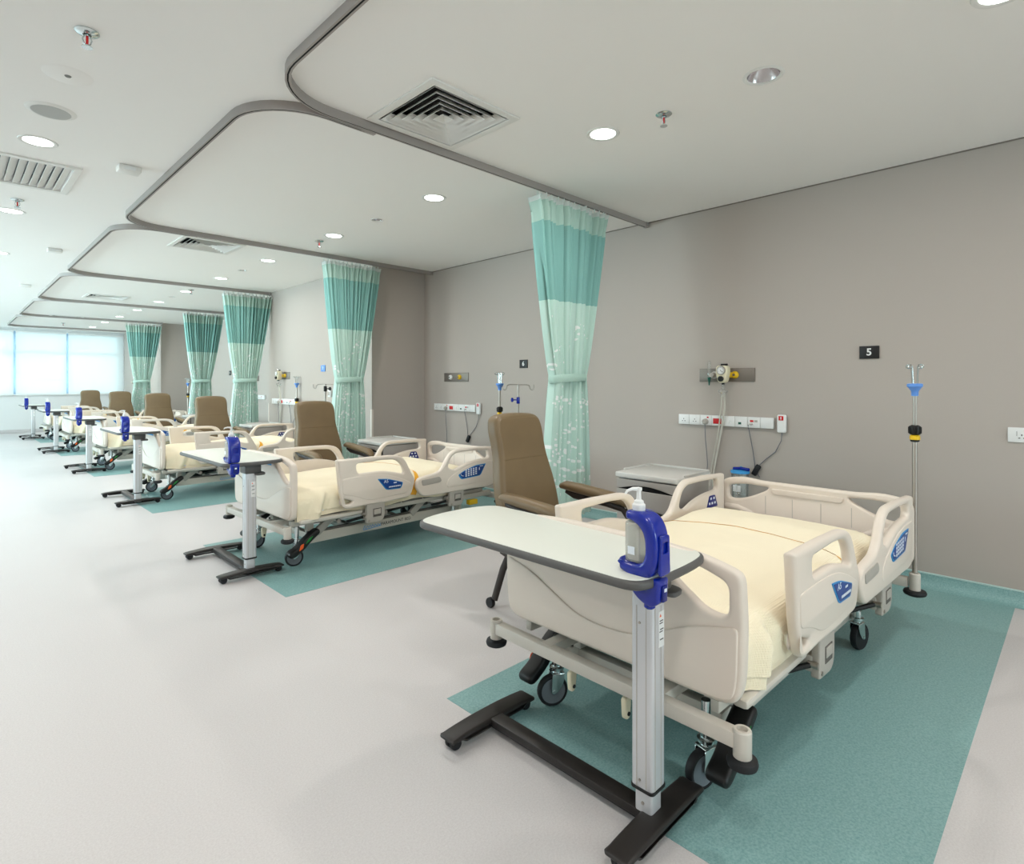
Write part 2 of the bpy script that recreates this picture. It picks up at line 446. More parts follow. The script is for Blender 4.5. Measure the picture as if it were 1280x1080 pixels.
# far wall with its band of windows
wb = MB()
wb.box((0.2, 20.1, 0.5), (8.8, 0.2, 1.0)); wb.box((0.2, 20.1, 2.75), (8.8, 0.2, 0.08))
wb.box((4.1, 20.1, 1.86), (0.9, 0.2, 1.72)); wb.box((-3.65, 20.1, 1.86), (1.1, 0.2, 1.72))
struct(wb.build('wall_far', 'wallwhite'))
struct(MB().box((0.2, 19.985, 1.012), (7.6, 0.07, 0.024), 0.005).build('trim_1', 'white'))
wx = [-3.1, -2.0, -0.9, 0.2, 1.307, 2.417, 3.65]
for i in range(6):
    a, b = wx[i], wx[i+1]
    fr = MB()
    w = 0.05
    fr.box(((a+b)/2, 20.1, 1.03), (b-a, 0.08, 0.06)); fr.box(((a+b)/2, 20.1, 2.68), (b-a, 0.08, 0.06))
    fr.box((a+w/2, 20.1, 1.86), (w, 0.08, 1.6)); fr.box((b-w/2, 20.1, 1.86), (w, 0.08, 1.6))
    fr.box(((a+b)/2, 20.1, 2.15), (b-a-2*w, 0.08, 0.07))
    f = struct(fr.build('window_%d' % (i+1), 'frame'))
    MB().box(((a+b)/2, 20.1, 1.59), (b-a-2*w, 0.01, 1.05)).build('pane', 'glass', f)
    MB().box(((a+b)/2, 20.1, 2.415), (b-a-2*w, 0.01, 0.47)).build('pane', 'glass', f)
# roller blinds in front of the windows
nm = ['leftmost of the row', 'second from the left', 'third from the left', 'cut by the left frame edge', 'between the two dark mullions', 'rightmost, next to the corner wall']
for i in range(6):
    a, b = wx[i]+0.022, wx[i+1]-0.022
    if i == 5: b = 3.72
    root = MB().box(((a+b)/2, 19.965, 1.84), (b-a, 0.003, 1.66)).build('roller_blind', 'blind')
    tag(root, 'sheer white roller blind over the far window, '+nm[i], 'blind', 'roller blinds on the far windows')
    MB().box(((a+b)/2, 19.965, 1.0), (b-a, 0.016, 0.028), 0.006).build('bottom_bar', 'white', root)
    MB().cyl((a, 19.965, 2.70), (b, 19.965, 2.70), 0.03).build('roller_tube', 'white', root)
# vinyl inlays under every bed, flush sheets laid in the floor, with their coves at the wall
for k in range(6):
    y0 = 0.30+3.2*k; y1 = y0+1.6
    xw = 3.75 if k in (2, 5) else 4.55
    MB().box(((1.5+xw)/2, (y0+y1)/2, 0.0008), (xw-1.5, 1.6, 0.0016)).build('vinyl_inlay', 'teal', FLOOR)
    cv = MB()
    pts = [(0, 0.085), (-0.006, 0.085), (-0.010, 0.05), (-0.022, 0.022), (-0.045, 0.006), (-0.07, 0.002), (0, 0.0)]
    A = [cv.bm.verts.new((xw+p[0], y0-0.55, p[1])) for p in pts]; B = [cv.bm.verts.new((xw+p[0], y1+0.35, p[1])) for p in pts]
    for j in range(len(pts)): cv.bm.faces.new((A[j], A[(j+1) % 7], B[(j+1) % 7], B[j]))
    cv.bm.faces.new(A); cv.bm.faces.new(B)
    struct(cv.build('baseboard_right', 'teal'))
    struct(MB().box((xw-0.004, (y0+y1)/2-0.1, 0.089), (0.010, 2.5, 0.009)).build('trim_2', 'cove'))
struct(MB().box((4.54, -4.2, 0.045), (0.02, 7.8, 0.09), 0.005).build('baseboard_right', 'floor'))
struct(MB().box((0.0, 19.99, 0.045), (8.0, 0.02, 0.09), 0.005).build('baseboard_far', 'floor'))
struct(MB().box((4.547, -0.9, CEIL-0.004), (0.006, 14.2, 0.008)).build('painted_shadow_gap', 'gap'))  # dark strip: the shade of the wall-ceiling gap painted on
# corner guards
struct(MB().box((3.757, 6.247, 0.53), (0.03, 0.03, 0.94), 0.004).build('trim_3', 'guard'))
struct(MB().box((3.757, 9.393, 0.53), (0.03, 0.03, 0.94), 0.004).build('trim_4', 'guard'))

# ================================================================== CEILING FITTINGS
def downlight(x, y, lit, label):
    root = empty('ceiling_downlight', (x, y, CEIL))
    tag(root, label, 'light', 'ceiling downlights')
    MB().lathe([(0.072, -0.001), (0.085, -0.006), (0.095, -0.005), (0.098, 0.0)], seg=28, caps=False).build('trim_ring', 'dwhite', root)
    if lit:
        MB().lathe([(0.0, -0.004), (0.05, -0.004), (0.074, -0.002), (0.074, 0.0)], seg=28).build('light_diffuser', 'glow', root)
        ld = bpy.data.lights.new('downlight_lamp', 'AREA'); ld.shape = 'DISK'; ld.size = 0.16; ld.energy = LAMP_W; ld.color = LAMP_COL
        lo = bpy.data.objects.new('downlight_lamp', ld); COL.objects.link(lo); lo.parent = root; lo.location = (0, 0, -0.012)
    return root
for i, (x, y) in enumerate([(0.40, 4.47), (0.40, 6.44), (0.43, 8.6), (0.43, 10.7)]):
    downlight(x, y, True, ['lit round downlight over the aisle beside the slatted vent', 'lit downlight over the aisle behind the slatted vent', 'lit aisle downlight cut by the left frame edge', 'aisle downlight out past the left frame edge'][i])
rown = ['cut by the top right frame corner', 'nearest whole one over the bed row', 'second whole one over the bed row', 'third over the bed row from the camera', 'fourth over the bed row from the camera', 'fifth over the bed row from the camera', 'sixth over the bed row from the camera',
        'seventh over the bed row from the camera', 'eighth over the bed row from the camera', 'ninth over the bed row from the camera', 'tenth over the bed row from the camera', 'last over the bed row, by the far windows']
for i in range(12):
    downlight(2.74 if i else 2.80, (0.37+1.632*i) if i else 0.22, True, 'lit round ceiling downlight, '+rown[i])
# lamps of the half of the ward behind and left of the camera
for (x, y) in [(0.4, 2.3), (0.4, 0.2), (0.4, -1.8), (2.74, -1.4), (2.74, -3.0), (2.74, -4.7), (2.74, -6.3), (0.4, -3.9), (0.4, -6.0), (-2.0, 0.4), (-2.0, 3.6), (-2.0, 6.8), (-2.0, 10.0), (-2.0, 13.2), (-2.0, 16.4), (-2.0, -2.6), (-2.0, -5.6)]:
    r = downlight(x, y, True, 'lit downlight in the half of the ward outside the picture')
def reflector(x, y, r, label):
    root = MB().lathe([(r*0.86, 0.004), (r*0.88, -0.003), (r*0.97, -0.006), (r*1.10, 0.0), (r*1.10, 0.002), (r*0.9, 0.004)], seg=26, caps=False).build('unlit_spotlight', 'dwhite', None, loc=(x, y, CEIL))
    tag(root, label, 'light', 'unlit recessed ceiling spots')
    MB().lathe([(r*0.88, 0.002), (r*0.76, 0.03), (r*0.5, 0.068), (0.0, 0.074)], seg=26, caps=False).build('reflector_cup', 'silver', root)
for x, y, r, l in [(2.763, 1.085, 0.085, 'unlit recessed spot with a silver reflector cup, nearest the camera'), (2.75, 4.48, 0.055, 'small unlit recessed spot between the second and third lit downlights'),
                   (2.74, 7.72, 0.055, 'small unlit recessed spot over the third bed'), (2.73, 10.93, 0.055, 'small unlit recessed spot over the fourth bed'), (2.73, 14.2, 0.055, 'small unlit recessed spot over the fifth bed')]:
    reflector(x, y, r, l)
CEIL_OBJ = bpy.data.objects['ceiling']
def sprinkler(x, y, label):
    root = MB().lathe([(0.042, 0.0), (0.044, -0.004), (0.036, -0.010), (0.016, -0.014), (0.016, -0.006)], seg=20).build('fire_sprinkler', 'chrome', None, loc=(x, y, CEIL))
    tag(root, label, 'sprinkler', 'ceiling fire sprinklers')
    b = MB()
    b.cyl((0, 0, 0), (0, 0, -0.022), 0.011)
    for s in (-1, 1): b.tube([(0.010*s, 0, -0.02), (0.016*s, 0, -0.034), (0.011*s, 0, -0.05), (0.003*s, 0, -0.056)], 0.003, 6)
    b.cyl((0, 0, -0.054), (0, 0, -0.064), 0.005)
    b.cyl((0, 0, -0.064), (0, 0, -0.067), 0.020)
    b.build('sprinkler_body', 'chrome', root)
    MB().cyl((0, 0, -0.022), (0, 0, -0.053), 0.005).build('glass_bulb', 'red', root)
for x, y, l in [(0.42, 2.93, 'chrome fire sprinkler with a red bulb, nearest over the aisle'), (0.41, 6.0, 'small sprinkler over the aisle behind the slatted vent'),
                (2.77, 1.62, 'chrome sprinkler beside the nearest lit downlight over the beds'), (2.73, 5.56, 'sprinkler beside the third lit downlight over the beds'), (2.74, 9.9, 'sprinkler next to the sixth lit downlight over the beds'), (2.05, 17.6, 'tiny sprinkler near the far windows')]:
    sprinkler(x, y, l)
def diffuser(x, y, rz, label):
    root = empty('air_diffuser', (x, y, CEIL), rz)
    tag(root, label, 'air vent', 'square ceiling air diffusers')
    S = 0.30
    fr = MB(); fr.panel(round_poly([(-S, -S), (S, -S), (S, S), (-S, S)], 0.004, 2), [round_poly([(-S+.045, -S+.045), (S-.045, -S+.045), (S-.045, S-.045), (-S+.045, S-.045)], 0.002, 2)], 0.012, 0.003, 'xy', at=-0.004)
    fr.build('vent_frame', 'dwhite', root)
    MB().box((0, 0, 0.078), (2*S-0.1, 2*S-0.1, 0.002)).build('vent_backing', 'dark', root)
    b = MB()
    for (ax, ay) in ((1, 0), (-1, 0), (0, 1), (0, -1)): b.box((ax*0.253, ay*0.253, 0.04), (0.003 if ax else 0.506, 0.003 if ay else 0.506, 0.078))
    b.build('duct_lining', 'dark', root)
    for i in range(6):
        h = 0.245-i*0.041
        b = MB()
        lo, hi = h, h-0.034
        zh = 0.030
        if i == 5:
            lo, hi = h, 0.002; zh = 0.022
        for (ax, ay) in ((1, 0), (0, 1), (-1, 0), (0, -1)):
            t = (-ay, ax)
            q = []
            for (d, z) in ((lo, -0.006), (lo, -0.009), (hi, zh-0.002), (hi, zh)):
                q.append([b.bm.verts.new((ax*d+t[0]*d*s, ay*d+t[1]*d*s, z)) for s in (-1, 1)])
            for j in range(4):
                b.bm.faces.new((q[j][0], q[j][1], q[(j+1) % 4][1], q[(j+1) % 4][0]))
        b.build('louvre', 'dwhite', root)
for i, (x, y) in enumerate([(1.95, 2.50), (1.97, 6.58), (1.95, 11.75), (1.9, 15.9)]):
    diffuser(x, y, 0, 'square white four-way ceiling air vent, '+['nearest, beside the first curtain track', 'second, behind the second curtain track', 'third from the camera', 'farthest, a thin sliver'][i])
# slatted return grille
root = empty('return_grille', (0.30, 5.19, CEIL)); tag(root, 'white rectangular ceiling vent with parallel slats at the left frame edge', 'air vent')
fr = MB(); fr.panel([(-.37, -.36), (.37, -.36), (.37, .36), (-.37, .36)], [[(-.325, -.315), (.325, -.315), (.325, .315), (-.325, .315)]], 0.014, 0.004, 'xy', at=-0.004)
fr.build('vent_frame', 'dwhite', root)
MB().box((0, 0, 0.076), (0.645, 0.625, 0.002)).build('vent_backing', 'hub', root)
for i in range(14):
    MB().box((-0.30+i*0.046, 0, 0.004), (0.047, 0.63, 0.003), rot=Matrix.Rotation(math.radians(-24), 3, 'Y')).build('slat', 'dwhite', root)
# loudspeaker, access disc, sensors
root = MB().lathe([(0.088, -0.008), (0.10, -0.007), (0.112, 0.0)], seg=32).build('ceiling_speaker', 'dwhite', None, loc=(0.405, 3.92, CEIL)); tag(root, 'round ceiling loudspeaker with a grey mesh grille over the aisle', 'speaker')
MB().lathe([(0.0, -0.0105), (0.086, -0.009), (0.088, -0.007)], seg=32).build('speaker_grille', 'speaker', root)
root = MB().lathe([(0.0, -0.004), (0.09, -0.004), (0.10, 0.0)], seg=32).build('detector_disc', 'ceil', None, loc=(0.415, 3.41, CEIL)); tag(root, 'flat white detector disc with a dark centre between sprinkler and loudspeaker', 'detector')
MB().lathe([(0.0, -0.007), (0.012, -0.007), (0.014, -0.004)], seg=16).build('detector_eye', 'deck', root)
for i, (x, y) in enumerate([(0.883, 4.57), (0.85, 7.93), (0.85, 11.1)]):
    root = MB().box((0, 0, -0.02), (0.13, 0.10, 0.04), 0.008).build('sensor_box', 'dwhite', None, loc=(x, y, CEIL))
    tag(root, 'small white box sensor on the aisle ceiling, '+['nearest', 'second away', 'farthest'][i], 'sensor', 'ceiling sensor boxes')
    MB().box((0.0, -0.051, -0.022), (0.06, 0.004, 0.02), 0.001).build('sensor_window', 'white', root)

# ================================================================== CURTAIN TRACKS AND CURTAINS
TY = [2.834, 6.07, 9.31, 12.55, 15.79, 19.0]
def arc(cx, cy, r, a0, a1, n=10):
    return [(cx+r*math.cos(a0+(a1-a0)*i/n), cy+r*math.sin(a0+(a1-a0)*i/n)) for i in range(n+1)]
for k in range(6):
    y1 = TY[k]; y0 = (TY[k-1] if k else -0.4)+0.035
    x0 = 1.10; r = 0.36
    xe = 3.745 if k in (2, 4) else 4.545
    if k == 5: xe = 3.745
    path = [(xe, y1)] + arc(x0+r, y1-r, r, PI/2, PI) + arc(x0+r, y0+r, r, PI, 1.5*PI) + [(1.68, y0)]
    z = CEIL-0.045
    path3 = [(p[0], p[1], z) for p in path]
    t = MB().sweep(path3, [(-0.013, 0.0), (-0.004, 0), (-0.004, 0.012), (0.004, 0.012), (0.004, 0), (0.013, 0), (0.013, 0.045), (-0.013, 0.045)]).build('curtain_track', 'rail', angle=30)
    tag(t, 'grey metal ceiling curtain track looping round the %s bed bay' % ORD[k], 'curtain track', 'ceiling curtain tracks')
    MB().sweep(path3, [(-0.004, 0.001), (0.004, 0.001), (0.004, 0.004), (-0.004, 0.004)]).build('track_slot', 'dark', t)
    MB().box((1.70, y0+0.0, z+0.0225), (0.09, 0.034, 0.043), 0.003).build('joint_sleeve', 'rail', t)
    MB().box((xe-0.012, y1, z+0.021), (0.024, 0.04, 0.05), 0.003).build('wall_bracket', 'rail', t)
ZT, ZK = 2.705, 1.37
def cw(z):
    if z >= ZK:
        t = (z-ZK)/(ZT-ZK); return 0.172+0.238*t**0.8
    t = (ZK-z)/1.1; return 0.172+0.075*t**0.6
def curtain(name, seed, n=10):
    rnd = random.Random(seed)
    ph = rnd.random()*6; ph2 = rnd.random()*6; ph3 = rnd.random()*6
    def P(u, z, off=0.0):
        s = 2*u-1
        w = cw(z); t = min(1, max(0, abs(z-ZK)/1.2))
        A = 0.046+0.012*t
        a = 2*PI*n*u*1.0 + 1.1*math.sin(3*s+ph)
        sa = math.sin(a); y = A*(sa*abs(sa)**0.3) + 0.42*A*math.sin(2.3*a+ph2+z*0.8) + 0.16*A*math.sin(5.1*a+ph3) + 0.012*math.sin(5*s+ph3+z)
        if z > ZT-0.22:
            q = (z-(ZT-0.22))/0.22
            y += 0.016*q*math.sin(a*3.1+z*20)
        x = s*w + 0.010*math.cos(a*1.02) + 0.02*(1-t)*math.sin(7*u+ph3)*0.3
        x += 0.04*(z-ZK)/1.3
        return Vector((x, y+off, z))
    root = empty(name, (0, 0, 0))
    def piece(nm, m, z0, z1, nz, nu=170):
        b = MB(); b.keep = True
        b.grid(lambda u, v: P(u, z0+(z1-z0)*v), nu, nz)
        o = b.build(nm, m, root, angle=180); return o
    piece('valance', 'c_val', ZT-0.185, ZT-0.035, 6)
    piece('upper_panel', 'c_up', 1.945, ZT-0.185, 14)
    piece('lower_panel', 'c_low', 0.31, 1.945, 44)
    b = MB(); b.keep = True
    b.grid(lambda u, v: P(u, ZT-0.035+0.035*v), 170, 1)
    b.build('net_heading', 'net', root, angle=180)
    hk = MB()
    for i in range(26):
        p = P((i+0.5)/26, ZT)
        hk.box((p.x, p.y*0.3, ZT+0.014), (0.008, 0.006, 0.034))
    h = hk.build('hook_row', 'net', root); h['kind'] = 'stuff'
    tb = MB(); pts = []
    for i in range(40):
        a = 2*PI*i/40; pts.append((0.192*math.cos(a)*1.0, 0.085*math.sin(a), ZK-0.01+0.012*math.cos(a+1)))
    tb.tube(pts, 0.03, 8, flat=(0.25, 1.0), closed=True)
    tb.build('tieback', 'c_val', root)
    return root
cx = [3.42, 3.35, 3.34, 3.66, 3.31]
cl = ['nearest green hospital curtain tied back behind the nearest brown chair', 'second green curtain tied back behind the second brown chair', 'third green tied curtain, in front of the end of the stepped wall',
      'fourth green curtain, with the pinched dark upper half', 'farthest green tied curtain, next to the windows']
C0 = curtain('hospital_curtain', 3, 13)
C1 = curtain('hospital_curtain', 11, 14)
for i in range(5):
    c = [C0, C1][i] if i < 2 else copy_tree([C0, C1][i % 2])
    c.location = (cx[i], TY[i], 0)
    if i >= 2: c.scale = (0.9, 1, 1)
    if i == 1: c.scale = (0.86, 1, 1)
    tag(c, cl[i], 'curtain', 'bed curtains')

# ================================================================== BED
DZ = 0.022
def caster(name, x, y, R, parent, rz=0.0, fork='chrome', w=0.03):
    f = MB()
    f.cyl((0, 0, R*2.05), (0, 0, R*3.0), R*0.30); f.cyl((0, 0, R*3.0), (0, 0, R*4.45), R*0.24); f.lathe([(R*0.30, R*2.3), (R*0.46, R*2.35), (R*0.46, R*2.5), (R*0.30, R*2.55)])
    f.box((0, 0, R*2.1), (R*0.85, w+0.022, R*0.12), 0.003)
    for s in (-1, 1):
        f.panel(round_poly([(-0.44*R, 2.14*R), (0.44*R, 2.14*R), (0.42*R, 1.5*R), (0.20*R+0.3*R, 0.86*R), (0.12*R, 0.86*R), (-0.35*R, 1.5*R)], 0.3*R, 3), (), 0.004, 0.001, 'xz', at=s*(w/2+0.007))
    ax = 0.3*R
    f.cyl((ax, -w/2-0.011, R), (ax, w/2+0.011, R), R*0.12, seg=10)
    root = f.build(name, fork, parent)
    root.location = (x, y, 0); root.rotation_euler = (0, 0, rz)
    t = MB(); t.lathe([(0.80*R, -w/2), (0.93*R, -w/2), (R, -w*0.28), (R, w*0.28), (0.93*R, w/2), (0.80*R, w/2), (0.78*R, 0)], (ax, 0, R), 'Y', 28)
    t.build('tyre', 'rubber', root)
    h = MB(); h.lathe([(0.0, -w*0.36), (0.25*R, -w*0.40), (0.45*R, -w*0.30), (0.66*R, -w*0.40), (0.80*R, -w*0.44), (0.80*R, w*0.44), (0.66*R, w*0.40), (0.45*R, w*0.30), (0.25*R, w*0.40), (0.0, w*0.36)], (ax, 0, R), 'Y', 28)
    h.build('wheel_hub', 'hub', root)
    return root
def bed():
    B = empty('hospital_bed')
    up = lambda L: [(p[0], p[1]+DZ)+tuple(p[2:]) for p in L]
    # foot bar, footboard
    b = MB(); b.box((0, 0, 0.285+DZ), (0.045, 1.02, 0.046), 0.006)
    b.build('foot_bar', 'bedm', B)
    for s in (-1, 1):
        b = MB(); b.lathe([(0.024, 0.235), (0.026, 0.24), (0.026, 0.314), (0.023, 0.318), (0.016, 0.318), (0.016, 0.305), (0.0, 0.305)], (0, 0.525*s, DZ))
        o = b.build('bar_socket', 'bedm', B)
        MB().lathe([(0.0, 0.208), (0.030, 0.208), (0.041, 0.214), (0.044, 0.224), (0.041, 0.234), (0.030, 0.24), (0, 0.24)], (0, 0.525*s, DZ), seg=24).build('bumper', 'rubber', B)
    out = round_poly(up([(-0.505, 0.735, .03), (-0.47, 0.752, .05), (-0.36, 0.775, .05), (-0.19, 0.785, .05), (0.19, 0.785, .05), (0.36, 0.775, .05), (0.47, 0.752, .05), (0.505, 0.735, .03), (0.512, 0.60, .05), (0.508, 0.40, .1), (0.475, 0.338, .06), (-0.475, 0.338, .06), (-0.508, 0.40, .1), (-0.512, 0.60, .05)]), 0.04)
    hole = up([(-0.462, 0.705, .03), (-0.36, 0.738, .05), (-0.16, 0.752, .03), (-0.20, 0.735, .03), (-0.33, 0.640, .05), (-0.39, 0.602, .05), (-0.462, 0.600, .035)])
    h1 = round_poly(hole); h2 = [(-p[0], p[1]) for p in reversed(h1)]
    bend = lambda co: Vector((co.x + 0.022*(1-(co.y/0.51)**2)*0 , co.y, co.z))
    b = MB(); b.panel(out, [h1, h2], 0.044, 0.015, 'yz', at=0.062, bres=3)
    fb = b.build('footboard', 'bedp', B, angle=50)
    rel = round_poly(up([(-0.495, 0.585, .02), (-0.36, 0.555, .12), (-0.22, 0.49, .12), (-0.10, 0.44, .12), (0.10, 0.44, .12), (0.22, 0.49, .12), (0.36, 0.555, .12), (0.495, 0.585, .02), (0.492, 0.40, .09), (0.465, 0.352, .05), (-0.465, 0.352, .05), (-0.492, 0.40, .09)]), 0.05)
    MB().panel(rel, (), 0.012, 0.0055, 'yz', at=0.0375).build('lower_relief', 'bedp', fb, angle=60)
    MB().box((0.038, 0.0, 0.712+DZ), (0.004, 0.36, 0.016), 0.0015).build('label_strip', 'cyan', fb)
    # headboard
    XH = 2.03
    out = round_poly(up([(-0.53, 0.665, .04), (-0.47, 0.692, .05), (-0.37, 0.702, .04), (-0.27, 0.690, .05), (0.27, 0.690, .05), (0.37, 0.702, .04), (0.47, 0.692, .05), (0.53, 0.665, .04), (0.53, 0.34, .05), (-0.53, 0.34, .05)]), 0.03)
    hole = up([(-0.483, 0.640, .03), (-0.37, 0.660, .05), (-0.222, 0.654, .012), (-0.238, 0.632, .025), (-0.34, 0.580, .06), (-0.42, 0.556, .04), (-0.483, 0.556, .03)])
    h1 = round_poly(hole); h2 = [(-p[0], p[1]) for p in reversed(h1)]
    b = MB(); b.panel(out, [h1, h2], 0.044, 0.015, 'yz', at=XH, bres=3)
    hb = b.build('headboard', 'bedp', B, angle=50)
    MB().panel(round_poly(up([(-0.205, 0.652), (0.205, 0.652), (0.19, 0.618), (-0.19, 0.618)]), 0.015), (), 0.01, 0.004, 'yz', at=XH-0.025).build('upper_relief', 'bedp', hb, angle=60)
    for q in (-0.24, -0.08, 0.08, 0.24): MB().box((XH-0.0222, q, 0.545+DZ), (0.0012, 0.003, 0.11)).build('board_seam', 'bedg', hb)
    for s in (-1, 1):
        b = MB(); pts = [(XH-0.022, s*0.50, 0.50+DZ), (XH-0.022, s*0.42, 0.50+DZ), (XH-0.022, s*0.34, 0.475+DZ), (XH-0.022, s*0.27, 0.43+DZ), (XH-0.022, s*0.23, 0.385+DZ)]
        b.tube(pts, 0.022, 8, flat=(1, 0.5), up=(1, 0, 0)); b.build('arch_rib', 'bedp', hb, angle=60)
    # deck
    for s in (-1, 1):
        MB().box((1.0, s*0.405, 0.306+DZ), (1.86, 0.03, 0.04), 0.006).build('deck_beam', 'bedm', B)
        MB().box((0.36, s*0.466, 0.322+DZ), (0.5, 0.05, 0.03), 0.012).build('deck_lip', 'bedm', B)
    for i, (a, c) in enumerate(((0.1, 0.62), (0.64, 1.0), (1.02, 1.22), (1.24, 1.95))):
        MB().box(((a+c)/2, 0, 0.328+DZ), (c-a, 0.86, 0.014), 0.004).build('deck_panel', 'deck', B)
    # head bar with sockets
    MB().box((XH+0.02, 0, 0.24+DZ), (0.045, 1.0, 0.05), 0.006).build('head_bar', 'bedm', B)
    for s in (-1, 1):
        MB().box((1.74, s*0.42, 0.27+DZ), (0.56, 0.04, 0.045), 0.006).build('head_beam', 'bedm', B)
        MB().lathe([(0.025, 0.20), (0.026, 0.205), (0.026, 0.29), (0.022, 0.295), (0.015, 0.295), (0.015, 0.28), (0, 0.28)], (XH+0.02, 0.53*s, DZ)).build('bar_socket', 'bedm', B)
        MB().lathe([(0.0, 0.175), (0.035, 0.175), (0.050, 0.182), (0.054, 0.192), (0.050, 0.202), (0.03, 0.205), (0, 0.205)], (XH+0.02, 0.53*s, DZ), seg=24).build('bumper', 'rubber', B)
    MB().box((1.78, -0.44, 0.215+DZ), (0.10, 0.05, 0.045), 0.006).build('release_lever', 'yellow', B)
    # lower frame
    for s in (-1, 1):
        y = s*0.33
        o = MB().box((0.965, y, 0.158+DZ), (1.47, 0.04, 0.072), 0.004).build('lower_beam', 'bedm', B)
        if s < 0:
            MB().text('PARAMOUNT BED', 0.036, 'xz', y-0.0208, (1.01, 0.158+DZ), 0.0005).build('lettering', 'print_k', o, flatshade=True)
            bs = MB(); xs = [0.700, 0.712, 0.722, 0.736, 0.747, 0.760, 0.771, 0.783, 0.797, 0.809, 0.822, 0.834, 0.846, 0.858]
            bs.tube([(x_, y-0.0204, 0.158+DZ+(0.012 if n_ % 2 else -0.010)*(1.3 if n_ < 3 else 0.8)) for n_, x_ in enumerate(xs)], 0.0032, 5, flat=(1, 0.4), up=(0, 1, 0))
            bs.tube([(0.698, y-0.0204, 0.140+DZ), (0.78, y-0.0204, 0.143+DZ), (0.862, y-0.0204, 0.150+DZ)], 0.0026, 5, flat=(1, 0.4), up=(0, 1, 0))
            bs.build('blue_script', 'cyan', o)['kind'] = 'stuff'
        MB().box((0.965, y-s*0.002, 0.202+DZ), (1.45, 0.03, 0.016), 0.003).build('channel_cover', 'bedd', B)
        MB().box((1.705, y, 0.170+DZ), (0.03, 0.06, 0.09), 0.004).build('beam_end', 'bedm', B)
    for x in (0.30, 0.65, 1.1, 1.6): MB().box((x, 0, 0.155+DZ), (0.05, 0.66, 0.045), 0.004).build('cross_member', 'bedm', B)
    for s in (-1, 1):
        MB().box((0.15, s*0.24, 0.29+DZ), (0.32, 0.05, 0.04), 0.005).build('foot_extension', 'bedm', B)
        q = Matrix.Rotation(math.radians(-38), 3, 'Y')
        for x in (0.38, 1.24): MB().box((x, s*0.34, 0.25+DZ), (0.20, 0.035, 0.06), 0.01, q).build('lift_arm', 'bedg', B)
        MB().box((0.27, s*0.30, 0.245+DZ), (0.05, 0.05, 0.10), 0.006).build('frame_post', 'bedm', B)
    b = MB(); b.cyl((0.6, 0.12, 0.22), (1.1, 0.12, 0.27), 0.028); b.box((0.55, 0.12, 0.215), (0.18, 0.07, 0.09), 0.01); b.build('drive_motor', 'black', B)
    b = MB(); b.cyl((1.3, -0.15, 0.26), (0.85, -0.15, 0.22), 0.026); b.box((1.38, -0.15, 0.265), (0.18, 0.07, 0.09), 0.01); b.build('drive_motor', 'bedd', B)
    for x in (0.48, 0.9): MB().cyl((x, -0.36, 0.25+DZ), (x, 0.36, 0.25+DZ), 0.018).build('torsion_bar', 'steel', B)
    # casters, pedals
    caster('caster', 0.16, 0.33, 0.064, B, PI-0.5); caster('caster', 0.16, -0.33, 0.064, B, PI-0.28)
    caster('caster', 1.60, 0.36, 0.066, B, 0.2); caster('caster', 1.60, -0.38, 0.066, B, -0.2)
    for s in (-1, 1):
        y = s*0.415
        sh = round_poly([(0.055, 0.095, .02), (0.085, 0.088, .03), (0.155, 0.128, .05), (0.205, 0.178, .05), (0.285, 0.236, .02), (0.275, 0.268, .02), (0.245, 0.262, .04), (0.165, 0.210, .05), (0.115, 0.158, .05), (0.05, 0.128, .03)], 0.02)
        pd_ = MB().panel(sh, (), 0.075, 0.014, 'xz', at=y, bres=3).build('brake_pedal', 'black', B, angle=60)
        for (pl, mm, nm_) in (([(0.118, 0.135), (0.15, 0.152), (0.155, 0.185), (0.13, 0.175)], 'orange', 'brake_mark'), ([(0.165, 0.175), (0.20, 0.196), (0.225, 0.228), (0.19, 0.212)], 'green', 'release_mark')):
            MB().panel(round_poly(pl, 0.008), (), 0.004, 0.001, 'xz', at=y+s*0.0375).build(nm_, mm, pd_)
        MB().cyl((0.17, y, 0.18), (0.17, y-s*0.1, 0.18), 0.013).build('pedal_shaft', 'steel', B)
        o = MB().panel(round_poly([(-0.005, 0.195), (0.02, 0.195), (0.03, 0.27), (-0.01, 0.27)], 0.015), (), 0.02, 0.005, 'xz', at=s*0.12).build('guide_bracket', 'ivory', B)
        MB().cyl((0.009, s*0.12-0.013, 0.214), (0.009, s*0.12+0.013, 0.214), 0.007).build('bracket_bolt', 'black', o)
    # side rails
    foot_o = round_poly(up([(0.365, 0.742, .012), (0.62, 0.742, .05), (0.88, 0.736, .07), (0.965, 0.705, .06), (1.02, 0.60, .05), (1.072, 0.515, .035), (1.025, 0.385, .04), (0.80, 0.372, .03), (0.60, 0.376, .03), (0.50, 0.372, .03), (0.425, 0.372, .04), (0.388, 0.52, .03)]), 0.03)
    foot_h = round_poly(up([(0.525, 0.700, .025), (0.754, 0.706, .03), (0.885, 0.698, .04), (0.945, 0.64, .04), (0.965, 0.575, .03), (0.86, 0.602, .06), (0.754, 0.622, .05), (0.535, 0.622, .03)]), 0.03)
    foot_s = round_poly(up([(0.420, 0.452, .015), (0.500, 0.424, .012), (0.478, 0.406, .01), (0.420, 0.412, .01)]), 0.01)
    foot_r = round_poly(up([(0.405, 0.600, .02), (0.56, 0.605, .1), (0.76, 0.598, .1), (0.90, 0.558, .08), (1.035, 0.495, .03), (0.99, 0.42, .04), (0.80, 0.415, .08), (0.62, 0.41, .1), (0.53, 0.455, .08), (0.412, 0.485, .02)]), 0.03)
    foot_p = round_poly(up([(0.705, 0.566, .01), (0.80, 0.556, .03), (0.945, 0.512, .015), (0.922, 0.466, .015), (0.785, 0.470, .02)]), 0.01)
